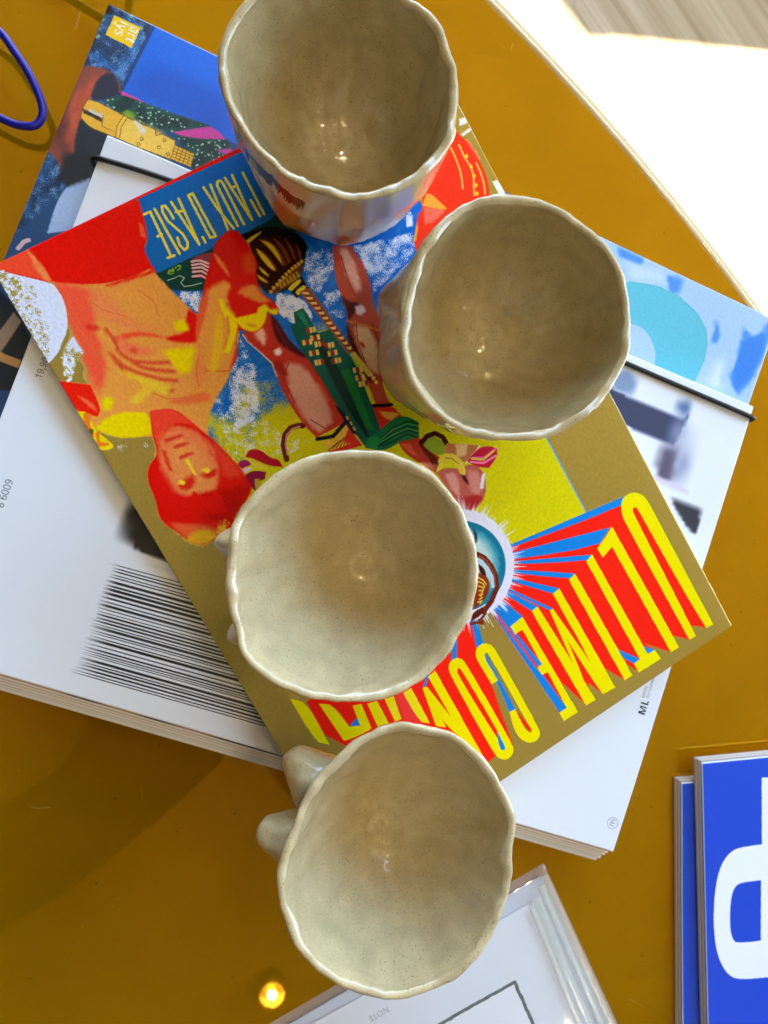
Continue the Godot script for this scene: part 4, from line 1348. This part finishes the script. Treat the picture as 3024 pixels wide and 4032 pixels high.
	p.poly("ee9c40", [192,170,390,289,597,305,615,372,635,459,675,579,757,490,843,409,908,331,990,305,1022,325,1051,433,921,604,804,726,739,827,632,913,533,963,447,1051,438,1141,230,963,143,927,35,841,11,766,-17,712,110,634,138,572,154,466,166,342,197,237])
	p.poly("fa5838", [193,175,309,248,328,319,255,419,235,378,245,490,200,620,126,696,110,634,140,542,166,342], 4)
	p.poly("f4884c", [302,260,514,336,562,438,536,564,401,533,308,431,289,360], 6)
	p.poly("ee9c40", [360,289,556,342,606,522,582,619,411,515], 5)
	p.poly("f01808", [378,283,600,318,601,330,400,298], 0.6)
	p.poly("ee2a1c", [224,395,273,428,257,442,222,425], 2)
	p.poly("e80a04", [655,539,675,585,619,669,652,686,598,686,512,633,497,606,578,625], 0.7)
	p.poly("f8482c", [297,502,381,514,460,563,501,612,397,538,325,532], 1.3)
	p.poly("f87848", [304,490,332,520,362,574,422,629,346,628,298,579], 3)
	p.poly("e85030", [337,577,358,580,363,598,346,608,332,593], 1)
	p.line("e04c28", [289,451,296,517,287,573,316,627,381,673,459,711], 1.4)
	p.line("e04c28", [318,636,337,670,389,713,456,756], 1.4)
	p.line("e04c28", [252,555,271,627,312,687,386,758,447,798], 1.4)
	p.line("e04c28", [253,579,268,672,305,738,370,800,407,828], 1.4)
	p.poly("f2c42c", [238,632,308,693,379,770,410,810,366,833,288,729], 2.4)
	p.poly("f5d800", [457,647,595,704,522,791,473,781,468,723], 2.4)
	p.poly("f5d800", [561,561,610,571,618,606,603,630,554,600], 1)
	p.poly("f5d800", [118,723,151,717,164,748,132,777,100,767], 1.2)
	p.poly("f2c030", [212,781,323,748,320,793,240,812], 2)
	p.poly("f5d800", [29,814,98,797,180,811,258,861,258,900,233,957,155,934,76,886], 0.8)
	p.poly("f07038", [358,860,503,891,539,910,534,947,416,907], 1.6)
	p.poly("f08c40", [522,791,622,726,588,826,501,882], 2.5)
	p.soften([192,170,390,289,597,305,615,372,635,459,675,579,757,490,843,409,908,331,990,305,1022,325,1051,433,921,604,804,726,739,827,632,913,533,963,447,1051,438,1141,230,963,143,927,35,841,11,766,-17,712,110,634,138,572,154,466,166,342,197,237], 2.2)
	p.line("e8743a", [184,261,183,351,194,448,199,543], 0.5)
	p.line("e8743a", [282,295,324,378,392,443], 0.5)
	p.line("e8743a", [500,360,532,438,521,510], 0.5)
	p.line("e8743a", [586,746,540,800,517,867], 0.5)
	p.line("e8743a", [326,796,371,851,457,890], 0.5)
	p.poly("e01008", [908,331,990,305,1022,325,1051,433,960,593,836,656,833,591,883,491,757,490,843,409], 0.7)
	p.poly("f06830", [887,360,900,406,895,497,861,543,861,433], 1.2)
	p.poly("dc0c04", [904,332,993,310,1024,323,1036,368,1036,434,1033,499,1000,539,986,589,983,635,1010,673,1017,724,997,747,978,737,964,711,919,764,865,774,834,753,810,727,783,741,740,833,670,872,575,822,616,669,680,575,742,508,786,455,878,366])
	p.poly("e24410", [990,431,1036,434,1031,503,996,537,959,509], 2.5)
	p.poly("ee8c34", [880,573,945,559,982,587,983,644,1006,680,951,666,919,621], 2.2)
	p.poly("ee9c40", [778,494,865,500,878,534,839,562,825,602,825,668,769,781,670,872,575,822,606,687,691,571], 2.2)
	p.poly("f07c34", [880,367,892,387,901,452,891,503,882,470,873,410], 1)
	p.poly("f05a30", [728,524,786,488,732,573,649,653,616,669,686,573], 2)
	p.poly("dc0804", [857,580,909,621,936,659,916,686,848,670,823,639,831,600], 1)
	p.poly("f5d800", [937,673,974,678,980,709,1014,722,1001,744,981,741,964,711,923,757,871,772,836,749,811,708,823,672,915,695], 0.8)
	p.poly("e89a20", [847,713,875,732,891,754,859,742], 1)
	p.poly("f5d800", [793,558,812,567,804,605,817,649,826,692,783,741,712,799,692,784,699,763,747,737,785,671,779,616], 0.9)
	p.poly("f2bc20", [749,619,775,623,742,696,683,783,619,845,590,829,667,728], 2)
	p.line("e89030", [788,649,764,708,718,755,700,769], 1)
	p.soften([904,332,993,310,1024,323,1036,368,1036,434,1033,499,1000,539,986,589,983,635,1010,673,1017,724,997,747,978,737,964,711,919,764,865,774,834,753,810,727,783,741,740,833,670,872,575,822,616,669,680,575,742,508,786,455,878,366], 1.3)
	p.poly("f41c08", [-16,550,107,638,95,749,65,776,-5,717], 0.3)
	p.poly("f86840", [35,647,83,719,74,761,53,719], 1.2)
	p.poly("f5d800", [-14,704,30,733,27,790,30,837,60,909,53,928,17,924,-16,890,-16,813,-18,765], 0.3)
	p.poly("f07c20", [23,733,48,754,13,789,18,831,-13,860,-7,771], 0.8)
	p.poly("6a5a20", [5,805,21,817,8,833,-3,823], 0.3)
	p.poly("f07c20", [21,833,42,836,15,876,51,904,33,909,-1,890], 0.8)
	p.poly("dfe4f6", [26,31,54,57,184,170,195,191,197,275,147,385,90,424,67,450,1,476,-22,479,-10,282,-36,89,4,20])
	p.speck("a8902c", [18,20,118,122,105,220,97,322,23,450,-19,473,-10,207,-23,66], 0.75, 0.18)
	p.speck("a8902c", [12,31,96,96,43,189,-10,207,-23,66], 0.8, -0.05)
	p.dots("dfe4f6", [18,20,118,122,105,220,14,340,-10,207,-23,66], 220, 0.35, 0.8)
	p.poly("dfe4f6", [112,436,152,419,156,501,109,518,48,585,43,544,65,480], 0.8)
	p.speck("a8902c", [96,412,164,501,99,536,45,591,35,532], 0.7, 0.1)
	p.dots("eaeef8", [63,471,108,495,51,594,26,573], 70, 0.4, 0.8)
	p.speck("dfe4f6", [77,926,117,940,93,982,62,957], 0.6, 0)
	p.speck("dfe4f6", [167,960,201,986,185,1001,156,985], 0.6, 0.1)
	p.poly("e80c04", [273,860,346,885,382,919,409,986,437,1068,453,1106,471,1173,490,1256,499,1324,493,1389,444,1419,370,1449,339,1485,292,1501,255,1509,173,1502,131,1461,107,1398,78,1343,70,1286,98,1212,103,1148,120,1101,148,1069,198,1050,217,1013,229,953])
	p.poly("fb4228", [273,860,346,885,382,919,437,1068,403,997,341,958,296,957,225,1008,232,955], 1)
	p.poly("f47a44", [225,1008,296,957,351,973,400,1019,435,1105,433,1190,382,1287,339,1320,242,1294,192,1251,180,1182,191,1083], 3)
	p.poly("f09048", [243,1056,318,1031,385,1077,397,1170,384,1235,340,1302,243,1275,205,1196], 5)
	p.poly("ef3c22", [443,1090,471,1173,496,1312,437,1308,405,1271,429,1197], 3)
	p.poly("d00804", [393,1342,505,1356,472,1405,370,1449,325,1477,228,1382,235,1290,322,1301], 3)
	p.poly("e03a20", [262,1000,303,1008,345,1017,348,1028,304,1023,264,1020], 0.9)
	p.poly("e03a20", [275,1050,309,1047,340,1057,356,1071,316,1068,290,1063], 0.9)
	p.poly("e03a20", [282,1101,319,1103,346,1113,348,1121,310,1117,278,1116], 0.9)
	p.poly("f8a040", [298,1034,325,1035,337,1046,313,1047], 0.6)
	p.poly("f2a428", [297,1067,317,1073,319,1093,299,1096], 0.8)
	p.poly("f8d420", [298,1124,315,1127,311,1210,299,1206], 0.6)
	p.poly("e03418", [234,1032,243,1056,228,1114,224,1145,210,1123], 1.5)
	p.poly("e04420", [416,1104,421,1145,414,1189,410,1148], 1.5)
	p.poly("e0240c", [257,1202,297,1205,290,1235,255,1253,218,1237,212,1215], 2)
	p.poly("e0240c", [322,1219,366,1225,403,1226,377,1255,342,1250], 2)
	p.poly("f8d028", [215,1202,236,1190,251,1213,236,1223], 0.5)
	p.poly("f8d028", [334,1197,368,1204,373,1224,355,1228], 0.5)
	p.poly("e80c04", [181,1269,237,1286,262,1267,274,1302,315,1297,307,1326,343,1313,358,1345,343,1429,230,1379,166,1327], 1.2)
	p.poly("f06030", [93,1333,176,1391,247,1432,266,1481,174,1501,133,1457,109,1395], 2.4)
	p.poly("f2b020", [122,1436,185,1425,234,1453,253,1503,174,1501,138,1474], 2)
	p.speck("f2b020", [262,1431,353,1454,303,1498,246,1499], 0.5, 0.05)
	p.soften([273,860,346,885,382,919,409,986,437,1068,453,1106,471,1173,490,1256,499,1324,493,1389,444,1419,370,1449,339,1485,292,1501,255,1509,173,1502,131,1461,107,1398,78,1343,70,1286,98,1212,103,1148,120,1101,148,1069,198,1050,217,1013,229,953], 1.1)
	p.soften([1292,1752,1345,1750,1410,1799,1454,1792,1497,1835,1502,1889,1469,1954,1428,1989,1373,2003,1316,2008,1307,1862], 1.2)

func paint_photo_book(p: Print) -> void:
	p.im.fill(Color("1a4876"))
	p.speck("2f74b8", [-51,3,594,-2,312,463,-25,1294,-409,1720], 0.14, 0.12)
	p.speck("0e2440", [-51,3,594,-2,312,463,-25,1294,-409,1720], 0.2, 0.16)
	p.speck("6f9cc8", [-51,3,594,-2,312,463,-25,1294,-409,1720], 0.35, 0.42)
	p.poly("10161e", [-25,7,14,3,35,32,15,47,-16,47], 1.5)
	p.poly("8aa878", [-10,89,-4,71,8,79,3,97], 0.6)
	p.poly("8aa878", [0,170,6,153,18,161,13,178], 0.6)
	p.poly("8aa878", [164,44,171,27,183,35,178,52], 0.6)
	p.poly("8aa878", [104,7,110,-10,122,-2,117,15], 0.6)
	p.poly("0f66d4", [218,-8,671,-13,810,358,709,367,192,357])
	p.poly("0c58c0", [262,181,630,169,712,359,221,348], 14)
	p.line("123a70", [218,0,193,351], 1.6)
	p.poly("e04098", [192,358,308,359,397,359,631,329,718,361,781,428,496,440,228,423])
	p.poly("8a4436", [-68,635,-43,462,-32,357,4,318,74,298,134,296,178,330,194,367,157,399,76,442,73,527,86,659,115,756,179,813,156,858,109,868,49,787,-8,770], 1)
	p.poly("c45034", [21,552,26,445,63,337,104,311,73,433,70,601,104,761,74,720], 5)
	p.poly("d86040", [19,559,21,458,34,424,43,542,47,622], 4)
	p.poly("5a2c2c", [-38,609,-39,471,-31,384,-5,482,4,588,57,728,31,740], 6)
	p.poly("262a3e", [77,444,77,375,95,316,135,298,175,337,189,375,148,429,107,455], 1.2)
	p.poly("1c2a38", [74,560,238,575,238,642,231,789,172,806,114,745,86,659], 1.2)
	p.poly("7c4030", [103,772,166,764,217,763,195,828,140,843], 3)
	p.poly("175048", [137,440,189,375,279,365,412,356,632,330,541,391,466,445,366,457,242,461], 0.5)
	p.speck("0c2c30", [137,440,189,375,279,365,412,356,632,330,541,391,466,445,366,457,242,461], 0.3, 0.05)
	p.dots("a8c8a0", [137,440,189,375,279,365,412,356,632,330,541,391,466,445,366,457,242,461], 110, 0.25, 0.6)
	p.poly("175048", [492,443,589,419,725,358,748,396,689,428,743,441,629,569,569,507], 0.5)
	p.speck("0c2c30", [492,443,589,419,725,358,748,396,689,428,743,441,629,569,569,507], 0.3, 0.05)
	p.dots("a8c8a0", [492,443,589,419,725,358,748,396,689,428,743,441,629,569,569,507], 110, 0.25, 0.6)
	p.poly("6a9c24", [221,460,260,425,305,436,283,458,244,466], 2)
	p.poly("f0b434", [73,460,121,453,242,461,306,464,398,460,409,487,432,466,498,472,506,492,601,491,609,558,510,563,377,573,244,575,128,581,73,555,66,509])
	p.poly("f4c450", [244,466,398,461,432,466,499,478,510,563,377,573,243,573], 3)
	p.line("6a4a10", [73,460,121,453,242,461,306,464,398,460,409,487,432,466,498,472,506,492,601,491,609,558,510,563,377,573,244,575,128,581,73,555,66,509,73,460], 0.35)
	p.poly("20242c", [67,512,163,518,166,533,79,531], 0.3)
	p.poly("d8d0d4", [91,502,164,500,165,515,98,514], 0.3)
	p.line("8a5c14", [243,464,234,521,245,572], 0.35)
	p.line("8a5c14", [263,462,253,518,264,568], 0.35)
	p.line("8a5c14", [506,492,510,563], 0.35)
	p.line("8a5c14", [160,502,173,551,230,551], 0.35)
	p.line("7a5418", [525,492,530,562], 0.3)
	p.line("7a5418", [507,507,603,505], 0.3)
	p.line("7a5418", [544,492,550,561], 0.3)
	p.line("7a5418", [508,521,604,518], 0.3)
	p.line("7a5418", [563,492,569,560], 0.3)
	p.line("7a5418", [508,535,606,531], 0.3)
	p.line("7a5418", [582,491,589,559], 0.3)
	p.line("7a5418", [509,549,608,545], 0.3)
	p.line("7a5418", [348,527,358,520,365,529,355,538,348,527], 0.3)
	p.line("7a5418", [343,557,353,550,361,560,351,568,343,557], 0.3)
	p.line("7a5418", [433,531,443,524,451,534,440,542,433,531], 0.3)
	p.line("7a5418", [443,487,453,480,460,489,450,498,443,487], 0.3)
	p.line("7a5418", [482,544,492,537,500,547,490,555,482,544], 0.3)
	p.poly("e0d4b8", [292,462,314,460,361,479,366,500,341,511,329,492,299,473], 0.4)
	p.poly("a8c0e6", [213,803,171,831,133,884,117,974,131,1127,301,1023], 0.8)
	p.poly("16202c", [71,737,214,693,218,802,133,884,81,858], 3)
	p.poly("0c1c2e", [-153,1388,28,1437,226,1585,338,1822,12,1955], 1)
	p.poly("a08c7c", [123,1520,170,1551,141,1708,108,1839,19,1850,100,1628], 0.4)
	p.poly("c89a60", [39,1715,132,1715,233,1718,233,1758,148,1756,54,1757], 0.4)
	p.line("d8b8b8", [38,1239,51,1198,67,1184], 2)
	p.poly("a4c4f0", [2347,-43,2705,-14,3965,-12,4167,943,2717,1488])
	p.poly("3a88dc", [3077,28,3176,19,3175,94,3125,116], 3)
	p.poly("3a88dc", [3434,138,3478,195,3489,245,3453,287,3444,223], 3)
	p.poly("3a88dc", [3598,116,3703,154,3729,19,3778,68,3761,350,3703,476,3618,409,3634,252], 3)
	p.poly("3a88dc", [2754,4,2924,2,2914,53,2785,50], 3)
	p.poly("0a78d8", [3618,190,3666,156,3718,93,3760,144,3744,343,3683,464,3631,404], 3)
	p.poly("ccdcf6", [3492,393,3548,302,3588,489,3512,506], 6)
	p.poly("c0d4f4", [2841,66,3061,22,3070,86,2883,141], 6)
	p.poly("52b8cc", [2634,356,2728,236,2885,157,3037,114,3181,112,3315,156,3393,217,3427,285,3443,379,3429,500,3443,616,3215,628,3177,503,3158,438,3080,364,2983,352,2863,409])
	p.line("3cae9c", [2885,157,3037,114,3181,112,3315,156,3393,217,3427,285,3443,379,3429,500], 0.5)
	p.poly("f8c400", [41,37,168,38,165,147,37,143])
	p.text("art", 0, 10.9, 4.6, 6.4, 90.0, "f4f4f4")
	p.text("lys", 0, 5.3, 4.5, 6.4, 90.0, "f4f4f4")

func paint_white_book(p: Print) -> void:
	p.im.fill(Color("e6eaf0"))
	p.poly("14141a", [666,1719,654,1552,736,1515,891,1708,894,1739], 8)
	p.poly("08080c", [728,1739,719,1603,824,1632,976,1745,899,1753], 2.5)
	p.poly("e6eaf0", [580,1761,978,1751,979,1777,584,1795])
	p.smooth("141418", [648,1836,1042,1818,1046,1821,648,1840])
	p.smooth("141418", [642,1851,1060,1833,1066,1838,642,1856])
	p.smooth("0c0c10", [645,1864,1076,1846,1082,1851,645,1870])
	p.smooth("0c0c10", [655,1881,1097,1862,1101,1866,655,1885])
	p.smooth("141418", [664,1892,1111,1874,1117,1879,664,1897])
	p.smooth("141418", [651,1910,1132,1890,1146,1902,651,1921])
	p.smooth("0c0c10", [651,1931,1158,1912,1167,1919,651,1939])
	p.smooth("141418", [651,1945,1176,1926,1190,1937,651,1957])
	p.smooth("141418", [665,1964,1200,1945,1214,1957,665,1976])
	p.smooth("141418", [639,1987,1226,1967,1236,1974,639,1995])
	p.smooth("2a2a30", [642,2007,1251,1986,1257,1992,642,2012])
	p.smooth("2a2a30", [648,2020,1267,2000,1282,2011,648,2032])
	p.smooth("141418", [672,2040,1294,2021,1299,2025,672,2044])
	p.smooth("0c0c10", [676,2056,1313,2036,1317,2040,676,2059])
	p.smooth("0c0c10", [676,2067,1327,2048,1337,2056,676,2075])
	p.smooth("2a2a30", [679,2083,1347,2064,1357,2072,679,2091])
	p.smooth("0c0c10", [657,2098,1365,2079,1375,2086,657,2106])
	p.smooth("0c0c10", [671,2114,1385,2095,1390,2099,671,2118])
	p.smooth("2a2a30", [651,2124,1397,2105,1412,2117,651,2136])
	p.smooth("0c0c10", [667,2145,1424,2126,1431,2132,667,2150])
	p.smooth("141418", [673,2156,1438,2138,1443,2141,673,2160])
	p.smooth("2a2a30", [681,2171,1457,2153,1464,2158,681,2176])
	p.smooth("0c0c10", [647,2183,1471,2164,1486,2176,647,2195])
	p.smooth("2a2a30", [667,2207,1503,2190,1509,2195,667,2212])
	p.smooth("0c0c10", [675,2224,1524,2207,1534,2215,675,2231])
	p.smooth("141418", [643,2239,1542,2221,1548,2227,643,2244])
	p.smooth("2a2a30", [679,2249,1556,2233,1561,2237,679,2253])
	p.smooth("141418", [662,2259,1568,2242,1573,2246,662,2262])
	p.smooth("141418", [672,2274,1587,2258,1602,2270,672,2285])
	p.smooth("0c0c10", [672,2293,1612,2278,1618,2283,672,2298])
	p.smooth("141418", [657,2304,1626,2289,1635,2297,657,2312])
	p.smooth("141418", [670,2320,1647,2306,1656,2314,670,2328])
	p.smooth("141418", [649,2337,1667,2323,1674,2328,649,2342])
	p.smooth("0c0c10", [662,2349,1684,2336,1689,2340,662,2353])
	p.poly("e6eaf0", [539,1843,679,1824,740,2371,519,2391], 9)
	p.poly("e6eaf0", [526,1848,613,1834,652,2382,519,2391], 4)
	p.poly("1c2850", [2637,183,2728,212,3128,210,3153,159,3124,356,2870,364,2726,320], 2)
	p.poly("7890b4", [2624,106,2737,81,2811,97,2815,185,2721,208], 6)
	p.poly("4a6c9c", [3071,126,3145,97,3148,187,3082,198], 6)
	p.poly("544a64", [3048,378,3150,353,3185,532,3078,545], 6)
	p.poly("98a0c0", [3086,249,3153,159,3248,510,3185,532], 12)
	p.poly("1c1c28", [3201,629,3385,621,3397,762,3309,724], 3)
	p.poly("d8cce0", [3050,546,3271,546,3293,572,3096,574], 2)
	p.text("19,90", 0, 11.3, 115.2, 4.0, -90.0, "55534c")
	p.text("8 6009", 0, 15.6, 175.2, 4.4, -90.0, "48525c")
	p.text("ML", 1, 344.0, 174.1, 5.6, -90.0, "10181c")
	p.text("MUSÉE", 0, 339.9, 165.3, 2.0, -90.0, "5a6266")
	p.text("DU LUXEMBOURG", 0, 342.3, 164.9, 2.0, -90.0, "5a6266")
	p.ring(343.6, 231.1, 2.9, 0.35, "9aa6ac")
	p.text("m", 0, 345.9, 233.0, 4.6, -90.0, "7c888e")
